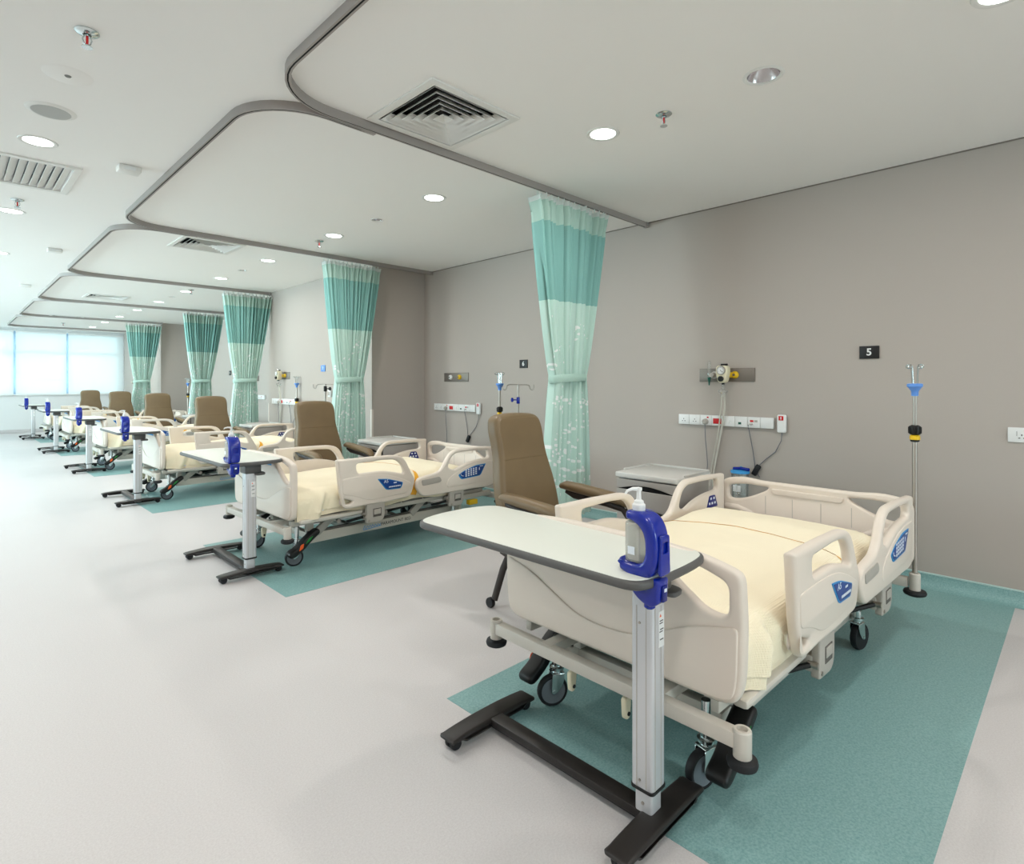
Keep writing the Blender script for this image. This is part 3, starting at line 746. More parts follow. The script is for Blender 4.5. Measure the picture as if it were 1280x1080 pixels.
    head_o = round_poly(up([(1.075, 0.455, .04), (1.10, 0.52, .03), (1.20, 0.535, .05), (1.335, 0.55, .06), (1.425, 0.685, .06), (1.50, 0.727, .04), (1.75, 0.727, .05), (1.985, 0.715, .012), (1.985, 0.38, .06), (1.93, 0.35, .05), (1.75, 0.355, .05), (1.40, 0.358, .05), (1.14, 0.362, .05)]), 0.03)
    head_h = round_poly(up([(1.415, 0.578, .025), (1.450, 0.66, .05), (1.51, 0.694, .04), (1.68, 0.697, .04), (1.89, 0.69, .025), (1.905, 0.62, .03), (1.74, 0.612, .06), (1.62, 0.592, .06), (1.49, 0.548, .03)]), 0.02)
    head_n = round_poly(up([(1.13, 0.502, .012), (1.32, 0.512, .012), (1.345, 0.475, .02), (1.32, 0.462, .015), (1.14, 0.455, .015)]), 0.012)
    head_r = round_poly(up([(1.40, 0.47, .06), (1.50, 0.525, .08), (1.66, 0.575, .1), (1.80, 0.592, .08), (1.965, 0.592, .02), (1.955, 0.43, .05), (1.88, 0.405, .05), (1.40, 0.405, .03)]), 0.03)
    head_p = round_poly(up([(1.525, 0.500, .015), (1.595, 0.532, .03), (1.735, 0.566, .03), (1.86, 0.570, .012), (1.79, 0.468, .02), (1.56, 0.458, .02)]), 0.012)
    for s in (-1, 1):
        y = s*0.515
        frail = o = MB().panel(foot_o, [foot_h, foot_s], 0.042, 0.015, 'xz', at=y, bres=3).build('foot_side_rail', 'bedp', B, angle=50)
        MB().panel(foot_r, (), 0.010, 0.0045, 'xz', at=y+s*0.0195).build('rail_relief', 'bedp', o, angle=60)
        p = MB().panel(foot_p, (), 0.004, 0.001, 'xz', at=y+s*0.0255)
        p = p.build('rim_plate', 'plate_rim', o)
        inner = [((q[0]-0.82)*0.90+0.822, (q[1]-0.515-DZ)*0.86+0.515+DZ) for q in foot_p]
        mk = MB().panel(inner, (), 0.0015, 0.0004, 'xz', at=y+s*0.0282); mk.build('badge_face', 'plate', o)
        mk = MB(); mk.text('A5', 0.036, 'xz', y+s*0.0292, (0.782 if s < 0 else 0.80, 0.537+DZ), 0.0005, flipx=(s > 0)); mk.box((0.865, y+s*0.0293, 0.519+DZ), (0.028, 0.0008, 0.008))
        for q in range(9): mk.box((0.812+q*0.0125, y+s*0.0293, 0.491+DZ), (0.009, 0.0008, 0.010))
        mk.build('badge_print', 'print_w', o, flatshade=True)['kind'] = 'stuff'
        o = MB().panel(head_o, [head_h], 0.042, 0.015, 'xz', at=y, bres=3).build('head_side_rail', 'bedp', B, angle=50)
        MB().panel(head_r, (), 0.010, 0.0045, 'xz', at=y+s*0.0195).build('rail_relief', 'bedp', o, angle=60)
        MB().panel(head_n, (), 0.006, 0.002, 'xz', at=y+s*0.0215).build('grip_recess', 'bedg', o)
        MB().panel(head_p, (), 0.004, 0.001, 'xz', at=y+s*0.0255).build('rim_plate', 'plate_rim', o)
        inner = [((q[0]-1.69)*0.93+1.69, (q[1]-0.515-DZ)*0.86+0.515+DZ) for q in head_p]
        MB().panel(inner, (), 0.0015, 0.0004, 'xz', at=y+s*0.0282).build('control_face', 'plate', o)
        mk = MB()
        for c in range(5):
            for r_ in range(4): mk.box((1.615+c*0.030, y+s*0.0293, 0.482+DZ+r_*0.017+c*0.002), (0.018, 0.0008, 0.012))
        mk.tube([(1.553, y+s*0.0292, 0.508+DZ), (1.560, y+s*0.0292, 0.492+DZ), (1.585, y+s*0.0292, 0.485+DZ)], 0.0025, 5); mk.box((1.80, y+s*0.0293, 0.553+DZ), (0.04, 0.0008, 0.006)); mk.box((1.775, y+s*0.0293, 0.53+DZ), (0.010, 0.0008, 0.022))
        mk.build('control_keys', 'print_w', o, flatshade=True)['kind'] = 'stuff'
        # inner hand keypad on the head rail, faces the patient
        MB().panel(round_poly([(1.74, 0.52+DZ), (1.775, 0.595+DZ), (1.845, 0.595+DZ), (1.88, 0.52+DZ)], 0.01), (), 0.006, 0.0015, 'xz', at=y-s*0.0225).build('inner_keypad', 'blue2', o)
        mk = MB()
        for (qx, qz) in ((1.79, 0.577), (1.828, 0.577), (1.772, 0.547), (1.805, 0.547), (1.84, 0.547)): mk.box((qx, y-s*0.0258, qz+DZ), (0.018, 0.0008, 0.014))
        mk.build('keypad_print', 'print_w', o, flatshade=True)['kind'] = 'stuff'
        # hinge plate inside the foot rail
        hp = MB().panel(round_poly([(0.56, 0.46+DZ), (0.62, 0.53+DZ), (0.86, 0.53+DZ), (0.92, 0.46+DZ)], 0.02), (), 0.008, 0.003, 'xz', at=y-s*0.023).build('hinge_plate', 'bedp', frail)
        for (qx, qz) in ((0.595, 0.475), (0.64, 0.51), (0.84, 0.51), (0.885, 0.475)): MB().cyl((qx, y-s*0.026, qz+DZ), (qx, y-s*0.0285, qz+DZ), 0.007, seg=10).build('hinge_screw', 'bedd', frail)
        # rail brackets
        for (a, tall) in ((0.70, 1), (1.52, 1)):
            br = MB().panel(round_poly([(a-0.078, 0.392+DZ, .008), (a+0.082, 0.392+DZ, .008), (a+0.082, 0.262+DZ, .05), (a+0.045, 0.228+DZ, .03), (a-0.082, 0.234+DZ, .012)], 0.01), (), 0.032, 0.006, 'xz', at=s*0.512).build('rail_bracket', 'bedg', B, angle=50)
            MB().panel([(a-0.025, 0.275+DZ), (a+0.048, 0.275+DZ), (a+0.048, 0.338+DZ), (a-0.025, 0.338+DZ)], [[(a-0.021, 0.279+DZ), (a+0.044, 0.279+DZ), (a+0.044, 0.334+DZ), (a-0.021, 0.334+DZ)]], 0.003, 0.0005, 'xz', at=s*0.5285).build('latch_frame', 'bedd', br)
            MB().box((a+0.0115, s*0.529, 0.313+DZ), (0.062, 0.006, 0.038), 0.002).build('latch_tab', 'bedg', br)
            MB().box((a+0.0115, s*0.528, 0.286+DZ), (0.062, 0.003, 0.012)).build('latch_slot', 'bedd', br)
            b = MB(); b.tube([(a-0.18, s*0.40, 0.245+DZ), (a-0.085, s*0.50, 0.285+DZ)], 0.011, 8); b.build('gas_strut', 'black', br)
            b = MB(); b.cyl((a-0.085, s*0.49, 0.285+DZ), (a-0.085, s*0.525, 0.285+DZ), 0.012); b.cyl((a-0.06, s*0.51, 0.252+DZ), (a-0.06, s*0.532, 0.252+DZ), 0.008); b.build('strut_pin', 'steel', br)
            MB().box((a-0.01, s*0.478, 0.285+DZ), (0.15, 0.05, 0.06), 0.006).build('bracket_arm', 'bedg', br)
    # mattress with its white sheet
    MB().box((1.03, 0, 0.405+DZ), (1.88, 0.90, 0.13), 0.035, seg=3).build('mattress', 'sheet', B, angle=60)
    return B
def prof(x, tab):
    for (a, za), (b, zb) in zip(tab, tab[1:]):
        if x <= b:
            t = max(0, (x-a)/(b-a)); t = t*t*(3-2*t)*0.5+t*0.5
            return za+(zb-za)*t
    return tab[-1][1]
TAB = [(0.10, 0.50), (0.35, 0.522), (0.8, 0.53), (1.15, 0.545), (1.42, 0.572), (1.60, 0.565), (1.74, 0.52), (1.82, 0.498)]
def blanket(seed):
    def surf(x0, x1, lift, drop, slant=0.0, sd=0):
        hw = 0.462+lift*0.6
        def F(u, v):
            s = 2*v-1
            L1 = 0.5
            x = x0+(x1-x0)*u
            x += slant*(s*s)*u
            zt = prof(x, TAB)+DZ+lift
            zb = drop+DZ+0.012*math.sin(9*x+seed)
            # walk along the section: 0..1 from the centre to the hem
            q = abs(s); sg = 1 if s >= 0 else -1
            R = 0.075; flat = hw-R; arcl = R*PI/2; side = max(0.02, zt-R-zb); tot = flat+arcl+side
            d = q*tot
            if d < flat: y = d; z = zt
            elif d < flat+arcl:
                a = (d-flat)/R; y = flat+R*math.sin(a); z = zt-R*(1-math.cos(a))
            else: y = hw; z = zt-R-(d-flat-arcl)
            z += 0.015*math.cos(min(1, y/0.45)*PI/2) if d < flat else 0
            n1 = noise.noise(Vector((x*3.2+seed*7, y*sg*3.0, z*2+sd)))
            n2 = noise.noise(Vector((x*9+seed*3, y*sg*8+4, z*7)))
            if d < flat: z += 0.010*n1+0.003*n2
            else:
                k = min(1, (d-flat)/0.10)
                y += k*0.040*math.exp(-((x-0.24-0.35*(z-0.42))/0.035)**2)-k*0.022*math.exp(-((x-0.30-0.35*(z-0.42))/0.025)**2)
                y += k*(0.012*n1+0.010*n2+0.006*math.sin(x*16+seed)); x += k*0.012*n2
            y = min(y, 0.490 if x > 0.34 else 0.490+0.04*min(1, (0.34-x)/0.05))
            return Vector((x, y*sg, z))
        return F
    b = MB(); b.keep = True
    F0 = surf(0.095, 1.83, 0.0, 0.335)
    b.grid(F0, 84, 60)
    # foot end drape
    b.grid(lambda u, v: Vector((F0(0, v).x-0.003, F0(0, v).y*(1-0.05*u), F0(0, v).z-(F0(0, v).z-0.375)*u if F0(0, v).z > 0.375 else F0(0, v).z)), 4, 60)
    bmesh.ops.remove_doubles(b.bm, verts=b.bm.verts[:], dist=0.0015)
    bmesh.ops.recalc_face_normals(b.bm, faces=b.bm.faces[:])
    root = b.build('blanket', 'blanket', None, angle=180)
    F1 = surf(0.10, 1.215, 0.013, 0.375, slant=-0.16, sd=1)
    b = MB(); b.keep = True; b.grid(F1, 60, 60); 
    bmesh.ops.recalc_face_normals(b.bm, faces=b.bm.faces[:])
    b.build('folded_layer', 'blanket', root, angle=180)
    b = MB(); b.keep = True
    def HF(u, v):
        p = F1(1.0, v); n = 0.5+0.5*noise.noise(Vector((v*9+seed, 1.7, 0)))
        wdt = 0.012+0.016*n+0.085*max(0, abs(2*v-1)-0.45)
        return Vector((p.x-0.004+wdt*u, p.y, p.z+0.003-0.014*u))
    b.grid(HF, 2, 60); bmesh.ops.recalc_face_normals(b.bm, faces=b.bm.faces[:])
    b.build('orange_hem', 'hem', root, angle=180)
    return root
BX = 1.65
beds = [(BX-0.02, 1.22, -1.2), (BX, 4.38, 1.5), (BX, 7.70, 0.4), (BX, 10.85, 0.0), (BX, 14.12, 0.3), (BX, 17.2, 0.0)]
bed0 = bed(); bl = [blanket(1.0), blanket(4.3)]
bedlab = ['nearest cream hospital bed, with the raised rails, under wall plate 5', 'second cream hospital bed, whose long side shows the lettered lower beam', 'third hospital bed, in front of the stepped-out wall',
          'fourth hospital bed from the camera', 'fifth hospital bed from the camera', 'farthest hospital bed, by the windows']
for k, (x, y, r) in enumerate(beds):
    o = bed0 if k == 0 else copy_tree(bed0)
    o.location = (x, y, 0); o.rotation_euler = (0, 0, math.radians(r)); tag(o, bedlab[k], 'bed', 'hospital beds')
    q = bl[k] if k < 2 else copy_tree(bl[k % 2])
    q.location = (x, y, 0); q.rotation_euler = (0, 0, math.radians(r))
    tag(q, 'cream waffle blanket with an orange hem fold on the %s bed' % (ORD[k]), 'blanket', 'blankets on the beds')

# ================================================================== OVERBED TABLES
def overbed():
    T = empty('overbed_table')
    top = round_poly([(-0.20, -0.085, .06), (-0.10, -0.108, .1), (0.10, -0.108, .1), (0.21, -0.085, .06), (0.215, 0.90, .05), (0.10, 0.945, .1), (-0.09, 0.945, .1), (-0.205, 0.90, .05)], 0.05)
    MB().panel(top, (), 0.026, 0.010, 'xy', at=0.783, bres=3).build('edge_band', 'band', T, angle=50)
    cxm, cym = 0.005, 0.42
    inner = [((p[0]-cxm)*0.955+cxm, (p[1]-cym)*0.982+cym) for p in top]
    MB().panel(inner, (), 0.006, 0.002, 'xy', at=0.7945).build('laminate_top', 'lam', T)
    b = MB(); b.panel(round_poly([(-0.037, -0.037), (0.037, -0.037), (0.037, 0.037), (-0.037, 0.037)], 0.014), (), 0.60, 0.002, 'xy', at=0.125+0.30)
    post = b.build('outer_post', 'alu', T)
    g = MB()
    for s in (-1, 1): g.box((s*0.016-0.006, -0.0372, 0.40), (0.0025, 0.0012, 0.54)); g.box((-0.0372, s*0.016, 0.40), (0.0012, 0.0025, 0.54))
    g.build('post_groove', 'bedg', post)
    MB().panel(round_poly([(-0.029, -0.029), (0.029, -0.029), (0.029, 0.029), (-0.029, 0.029)], 0.01), (), 0.10, 0.001, 'xy', at=0.078).build('inner_post', 'alu', T)
    MB().panel(round_poly([(-0.040, -0.040), (0.040, -0.040), (0.040, 0.040), (-0.040, 0.040)], 0.016), (), 0.010, 0.002, 'xy', at=0.128).build('post_collar', 'black', T)
    s_ = MB()
    for z in (0.155, 0.62): s_.cyl((-0.0365, 0.006, z), (-0.0395, 0.006, z), 0.004, seg=10)
    s_.cyl((-0.0285, 0.0, 0.085), (-0.0315, 0, 0.085), 0.005, seg=10)
    s_.build('post_screw', 'steel', T)
    st = MB().box((0.012, -0.0376, 0.60), (0.030, 0.001, 0.105), 0.0003).build('warning_sticker', 'white', T)
    k = MB()
    for z in (0.625, 0.618, 0.60, 0.593, 0.57): k.box((0.012+random.uniform(-.003, .003), -0.0383, z), (0.018, 0.0006, 0.003))
    k.build('sticker_print', 'print_k', st, flatshade=True)
    MB().panel([(0.001, 0.637), (0.011, 0.637), (0.006, 0.646)], (), 0.0008, 0.0001, 'xz', at=-0.0383).build('warning_triangle', 'orange', st)
    MB().box((0.012, 0.01, 0.738), (0.11, 0.11, 0.064), 0.012).build('head_block', 'band', T)
    MB().panel(round_poly([(0.02, -0.075, .02), (0.085, -0.075, .03), (0.10, 0.03, .04), (0.02, 0.05, .02)], 0.02), (), 0.016, 0.006, 'xy', at=0.703).build('height_lever', 'band', T)
    # base
    MB().box((0, 0.345, 0.044), (0.062, 0.70, 0.028), 0.006).build('base_bar', 'base', T)
    MB().box((0.0, 0.345, 0.026), (0.045, 0.68, 0.012), 0.003).build('bar_underside', 'black', T)
    for (yf, sgn) in ((-0.032, -1), (0.70, 1)):
        sh = round_poly([(-0.215, 0.036, .006), (-0.215, 0.049, .02), (-0.16, 0.055, .04), (-0.06, 0.060, .03), (0.06, 0.060, .03), (0.16, 0.055, .04), (0.215, 0.049, .02), (0.215, 0.036, .006), (0.165, 0.035, .01), (0.15, 0.022, .01), (-0.15, 0.022, .01), (-0.165, 0.035, .01)], 0.01)
        f = MB().panel(sh, (), 0.082, 0.010, 'xz', at=yf).build('base_foot', 'base', T, angle=50)
        for sx in (-1, 1):
            w = MB(); w.lathe([(0.0, -0.026), (0.018, -0.026), (0.0225, -0.02), (0.0225, -0.006), (0.016, -0.004), (0.016, 0.004), (0.0225, 0.006), (0.0225, 0.02), (0.018, 0.026), (0, 0.026)], (sx*0.182, yf, 0.0225), 'Y', 18)
            w.box((sx*0.178, yf, 0.040), (0.03, 0.008, 0.02))
            w.build('castor', 'rubber', f)
    return T
TP = [(1.497, 0.928), (1.49, 4.07), (1.50, 7.33), (1.52, 10.45), (1.50, 13.8), (1.48, 17.5)]
t0 = overbed()
tl = ['nearest white-topped overbed table across the foot of the nearest bed', 'second overbed table, across the foot of the second bed', 'third overbed table, at the foot of the third bed', 'fourth overbed table from the camera', 'fifth overbed table from the camera', 'farthest overbed table, before the window wall']
# sanitiser holder and bottle
def holder():
    Hd = empty('sanitiser_holder')
    z0 = 0.795
    c = [(0.055, 0.045, .012), (0.056, 0.008, .012), (0.02, -0.004, .02), (-0.045, -0.002, .02), (-0.066, 0.04, .03), (-0.068, 0.11, .04), (-0.052, 0.155, .04), (-0.02, 0.176, .02), (0.034, 0.178, .012), (0.034, 0.152, .01), (0.01, 0.150, .03), (-0.022, 0.128, .03), (-0.030, 0.085, .03), (-0.026, 0.045, .02), (-0.005, 0.032, .02), (0.042, 0.032, .01)]
    MB().panel(round_poly([(p[0], p[1]+z0, p[2]) for p in c], 0.02), (), 0.074, 0.012, 'yz', at=0.0, bres=3).build('holder_body', 'blue', Hd, angle=60)
    b = MB(); b.panel(round_poly([(-0.026, z0+0.01), (0.026, z0+0.01), (0.022, z0+0.12), (-0.022, z0+0.12)], 0.012), [round_poly([(-0.014, z0+0.07), (0.014, z0+0.07), (0.014, z0+0.10), (-0.014, z0+0.10)], 0.003)], 0.01, 0.003, 'xz', at=-0.070)
    b.build('back_catch', 'blue', Hd)
    b = MB(); b.panel(round_poly([(-0.070, z0+0.0, .01), (-0.028, z0+0.0, .004), (-0.028, z0-0.032, .003), (0.02, z0-0.034, .006), (0.02, z0-0.046, .02), (-0.005, z0-0.068, .02), (-0.035, z0-0.08, .01), (-0.066, z0-0.07, .02)], 0.01), (), 0.056, 0.008, 'yz', at=0.0).build('table_clamp', 'blue', Hd, angle=50)
    b = MB(); b.box((0, -0.070, z0-0.040), (0.024, 0.008, 0.045), 0.003); b.build('clamp_lever', 'blue2', Hd)
    MB().lathe([(0.0, -0.092), (0.012, -0.092), (0.016, -0.088), (0.016, -0.07)], (0.0, -0.025, z0), seg=14).build('clamp_knob', 'blue', Hd)
    MB().box((0, -0.0745, z0-0.03), (0.012, 0.001, 0.009)).build('holder_mark', 'print_w', Hd)
    return Hd
def bottle():
    Bt = empty('pump_bottle'); z0 = 0.829
    o = round_poly([(-0.037, -0.024), (0.037, -0.024), (0.037, 0.026), (-0.037, 0.026)], 0.014)
    b = MB(); b.panel(o, (), 0.112, 0.008, 'xy', at=z0+0.058, bres=3); b.lathe([(0.03, 0.110), (0.022, 0.120), (0.014, 0.124), (0.014, 0.14)], (0, 0, z0), seg=18)
    b.build('bottle_body', 'clearp', Bt, angle=60)
    MB().panel([(p[0]*0.9, p[1]*0.86) for p in o], (), 0.092, 0.006, 'xy', at=z0+0.052).build('sanitiser_gel', 'gel', Bt, angle=60)
    b = MB(); b.lathe([(0.017, 0.140), (0.018, 0.142), (0.018, 0.158), (0.014, 0.162), (0.013, 0.168), (0.007, 0.172), (0.006, 0.196), (0.009, 0.197), (0.009, 0.205), (0.0, 0.206)], (0, 0, z0), seg=18)
    b.tube([(0, 0, z0+0.201), (-0.02, 0.008, z0+0.203), (-0.036, 0.014, z0+0.199), (-0.042, 0.017, z0+0.191)], [0.006, 0.005, 0.004, 0.003], 8)
    b.build('pump_head', 'white', Bt)
    MB().cyl((0, 0, z0+0.012), (0, 0, z0+0.14), 0.003, seg=8).build('dip_tube', 'white', Bt)
    MB().box((-0.0375, 0.001, z0+0.035), (0.0008, 0.022, 0.022)).build('bottle_label', 'print_w', Bt)
    return Bt
h0 = holder(); b0 = bottle()
for k, (x, y) in enumerate(TP):
    o = t0 if k == 0 else copy_tree(t0); o.location = (x, y, 0); tag(o, tl[k], 'table', 'overbed tables')
    hx, hy, rz = x-0.105, y-0.045, 0.0
    if k: hx = x-0.13
    o = h0 if k == 0 else copy_tree(h0); o.location = (hx, hy, 0); tag(o, 'glossy blue bottle holder clamped to the end of the %s overbed table' % ORD[k], 'bottle holder', 'blue sanitiser holders')
    q = b0 if k == 0 else copy_tree(b0); q.location = (hx, hy+0.010, 0); tag(q, 'clear pump bottle of hand gel in the blue holder on the %s overbed table' % ORD[k], 'bottle', 'hand gel pump bottles')

# ================================================================== CHAIRS
def recliner():
    Ch = empty('recliner_chair')
    lean = lambda co: Vector((co.x, co.y+(co.z-0.42)*0.24, co.z))
    ow = [(-0.215, 0.86, .02), (-0.205, 0.90, .03), (-0.213, 1.05, .05), (-0.19, 1.12, .07), (-0.08, 1.135, .08), (0.08, 1.135, .08), (0.19, 1.12, .07), (0.213, 1.05, .05), (0.205, 0.90, .03), (0.215, 0.86, .02)]
    lo = [(-0.205, 0.90, .06), (-0.213, 1.05, .05), (-0.19, 1.125, .07), (-0.08, 1.14, .08), (0.08, 1.14, .08), (0.19, 1.125, .07), (0.213, 1.05, .05), (0.205, 0.90, .06), (0.245, 0.70, .08), (0.245, 0.45, .04), (0.22, 0.40, .03), (-0.22, 0.40, .03), (-0.245, 0.45, .04), (-0.245, 0.70, .08)]
    ow = [(p[0]*0.93, min(p[1], 1.118), p[2]) for p in ow]
    MB().panel(round_poly(lo, 0.03), (), 0.10, 0.030, 'xz', at=0.20, bres=4, fn=lean).build('backrest', 'chair', Ch, angle=70)
    MB().panel(round_poly(ow, 0.03), (), 0.03, 0.012, 'xz', at=0.163, bres=4, fn=lean).build('headrest', 'chair', Ch, angle=70)
    MB().box((0, -0.04, 0.42), (0.47, 0.50, 0.11), 0.04, seg=4).build('seat', 'chair', Ch, angle=70)
    MB().box((0, -0.31, 0.27), (0.44, 0.06, 0.26), 0.025, rot=Matrix.Rotation(math.radians(-8), 3, 'X'), seg=3).build('leg_rest', 'chair', Ch, angle=70)
    for s in (-1, 1):
        b = MB(); x = s*0.275
        b.tube([(x, 0.20, 0.665), (x, 0.16, 0.672), (x, 0.05, 0.665), (x, -0.15, 0.648), (x, -0.27, 0.635), (x, -0.315, 0.615), (x, -0.33, 0.59)], [0.024, 0.038, 0.043, 0.043, 0.041, 0.034, 0.02], 14, flat=(1.05, 0.76))
        a = b.build('armrest', 'chair', Ch, angle=70)
        b = MB(); b.tube([(x, 0.16, 0.64), (x, 0.10, 0.615), (x, -0.15, 0.60), (x, -0.26, 0.585), (x, -0.30, 0.54), (x, -0.31, 0.45), (x, -0.29, 0.36), (x, -0.20, 0.33), (x, 0.1, 0.33), (x, 0.2, 0.36)], 0.02, 8, flat=(0.55, 1.0))
        b.build('arm_support', 'chairb', Ch, angle=60)
        b = MB(); b.tube([(x*0.95, 0.12, 0.40), (x*0.95, 0.2, 0.25), (x*0.95, 0.27, 0.06)], 0.024, 8, flat=(0.6, 1.0)); lg = b.build('leg', 'chairb', Ch, angle=60)
        MB().lathe([(0.0, -0.012), (0.028, -0.012), (0.03, -0.008), (0.03, 0.008), (0.028, 0.012), (0, 0.012)], (x*0.95, 0.305, 0.0302), 'X', 18).build('leg_wheel', 'rubber', lg)
        b = MB(); b.tube([(x*0.95, -0.10, 0.40), (x*0.95, -0.16, 0.22), (x*0.95, -0.2, 0.022)], 0.024, 8, flat=(0.6, 1.0)); lg = b.build('leg', 'chairb', Ch, angle=60)
        MB().lathe([(0.0, 0.0), (0.022, 0.0), (0.02, 0.02), (0, 0.02)], (x*0.95, -0.2, 0.0), seg=12).build('leg_foot', 'rubber', lg)
    b = MB(); b.box((0, 0.12, 0.35), (0.52, 0.03, 0.03), 0.004); b.box((0, -0.14, 0.35), (0.52, 0.03, 0.03), 0.004); b.build('seat_frame', 'chairb', Ch)
    return Ch
ch0 = recliner()
CP = [(2.56, 2.19, 0.02), (2.76, 5.38, 0.0), (2.73, 8.58, 0.0), (2.80, 11.8, 0.0), (2.82, 15.1, 0.0), (2.74, 18.3, 0.0)]
for k, (x, y, r) in enumerate(CP):
    o = ch0 if k == 0 else copy_tree(ch0); o.location = (x, y, 0); o.rotation_euler = (0, 0, r)
    tag(o, 'brown vinyl high-backed recliner, %s in the row, between the beds' % ['nearest', 'second', 'third', 'fourth', 'fifth', 'farthest'][k], 'chair', 'brown recliner chairs')

# ================================================================== BEDSIDE CABINETS
def cabinet():
    K = empty('bedside_cabinet')
    w, d = 0.46, 0.44
    MB().box((d/2+0.012, 0, 0.37), (d-0.024, w, 0.60), 0.004).build('cabinet_body', 'cab', K)
    MB().box((0.014, 0, 0.37), (0.012, w-0.02, 0.59)).build('drawer_gap', 'dark', K)
    t = MB(); t.panel(round_poly([(-0.012, -w/2-0.012), (d+0.01, -w/2-0.012), (d+0.01, w/2+0.012), (-0.012, w/2+0.012)], 0.02), (), 0.036, 0.008, 'xy', at=0.692)
    top = t.build('cabinet_top', 'cabw', K, angle=50)
    for s in (-1, 1): MB().box((d/2+0.04, s*(w/2+0.004), 0.716), (d-0.1, 0.012, 0.016), 0.005).build('top_rim', 'cabw', top)
    MB().box((d+0.002, 0, 0.716), (0.012, w+0.01, 0.016), 0.005).build('top_rim', 'cabw', top)
    def front(nm, z0, z1, dip):
        pl = [(-w/2+0.004, z1, .004), (w/2-0.004, z1, .004), (w/2-0.004, z0, .004)]
        n = 12
        for i in range(n+1):
            a = i/n; pl.append((w/2-0.03-(w-0.06)*a, z0+dip*math.sin(PI*a), 0))
        pl.append((-w/2+0.004, z0, .004))
        MB().panel(round_poly(pl, 0.0), (), 0.016, 0.003, 'yz', at=0.0).build(nm, 'cab', K, angle=40)
    front('drawer_front', 0.602, 0.666, 0.03); front('drawer_front', 0.450, 0.596, 0.03); front('door_front', 0.09, 0.444, 0.0)
    for sx in (0.06, d-0.05):
        for sy in (-1, 1):
            c_ = MB(); c_.cyl((sx, sy*0.18, 0.05), (sx, sy*0.18, 0.075), 0.012); c_.lathe([(0, -0.012), (0.022, -0.012), (0.025, -0.006), (0.025, 0.006), (0.022, 0.012), (0, 0.012)], (sx, sy*0.18, 0.025), 'Y', 16); c_.box((sx, sy*0.18, 0.042), (0.02, 0.034, 0.022), 0.003)
            c_.build('castor', 'rubber', K)
    return K
k0 = cabinet()
KP = [(3.34, 2.09, 0.0), (3.22, 5.40, 0.0), (3.15, 8.75, 0), (3.25, 12.05, 0.0), (3.25, 15.25, 0), (3.15, 18.6, 0)]
kl = ['grey bedside cabinet with a pale tray top behind the nearest bed', 'grey bedside cabinet beside the second bed head, against the wall step', 'grey bedside cabinet beside the third bed', 'grey bedside cabinet beside the fourth bed', 'grey bedside cabinet beside the fifth bed', 'grey bedside cabinet beside the farthest bed']
for k, (x, y, r) in enumerate(KP):
    o = k0 if k == 0 else copy_tree(k0); o.location = (x, y, 0); o.rotation_euler = (0, 0, r); tag(o, kl[k], 'cabinet', 'bedside cabinets')

# ================================================================== IV POLES
def ivpole():
    P = empty('drip_pole')
    MB().cyl((0, 0, 0.30), (0, 0, 1.04), 0.0125, seg=16).build('lower_tube', 'steel', P)
    MB().cyl((0.02, 0.0, 0.30), (0.02, 0, 1.02), 0.004, seg=8).build('guide_rod', 'steel', P)
    MB().cyl((0, 0, 1.04), (0, 0, 1.25), 0.0095, seg=14).build('upper_tube', 'steel', P)
    b = MB(); pr = []
    b.lathe([(0.016, 1.032), (0.026, 1.038), (0.029, 1.06), (0.027, 1.078), (0.016, 1.085)], seg=20)
    for i in range(12):
        a = 2*PI*i/12; b.box((0.028*math.cos(a), 0.028*math.sin(a), 1.058), (0.005, 0.005, 0.034), rot=Matrix.Rotation(a, 3, 'Z'))
    b.build('lock_collar', 'black', P)
    MB().lathe([(0.018, 1.005), (0.024, 1.008), (0.024, 1.026), (0.018, 1.032)], seg=20).build('collar_ring', 'yellow', P)
    MB().lathe([(0.014, 0.995), (0.021, 0.998), (0.021, 1.006), (0.014, 1.008)], seg=20).build('collar_base', 'black', P)
    MB().lathe([(0.016, 1.24), (0.017, 1.265), (0.030, 1.285), (0.036, 1.29), (0.036, 1.303), (0.030, 1.306), (0.0, 1.306)], seg=24).build('hook_cup', 'lblue', P)
    for i in range(4):
        a = PI/4+i*PI/2+0.3; ux, uy = math.cos(a), math.sin(a)
        pts = [(0.014*ux, 0.014*uy, 1.30), (0.020*ux, 0.020*uy, 1.39)]
        for j in range(11):
            q = -PI*0.6+2*PI*0.9*j/10
            pts.append((0.034*ux+0.014*ux*math.sin(q)+(-uy)*0.0, 0.034*uy+0.014*uy*math.sin(q), 1.397-0.010*math.cos(q)))
        MB().tube(pts, 0.0036, 6).build('hook', 'chrome', P)
    return P
p0 = ivpole()
def bedpt(k, lx, ly):
    x, y, r = beds[k]; r = math.radians(r)
    return (x+lx*math.cos(r)-ly*math.sin(r), y+lx*math.sin(r)+ly*math.cos(r))
for i, (k, s) in enumerate([(0, -1), (1, -1), (2, 1), (4, -1)]):
    o = p0 if i == 0 else copy_tree(p0); q = bedpt(k, 2.05, 0.53*s)
    o.location = (q[0], q[1], 0.02)
    tag(o, 'steel drip pole with a blue hook cup at the head of the %s bed' % ORD[k], 'drip pole', 'drip poles')
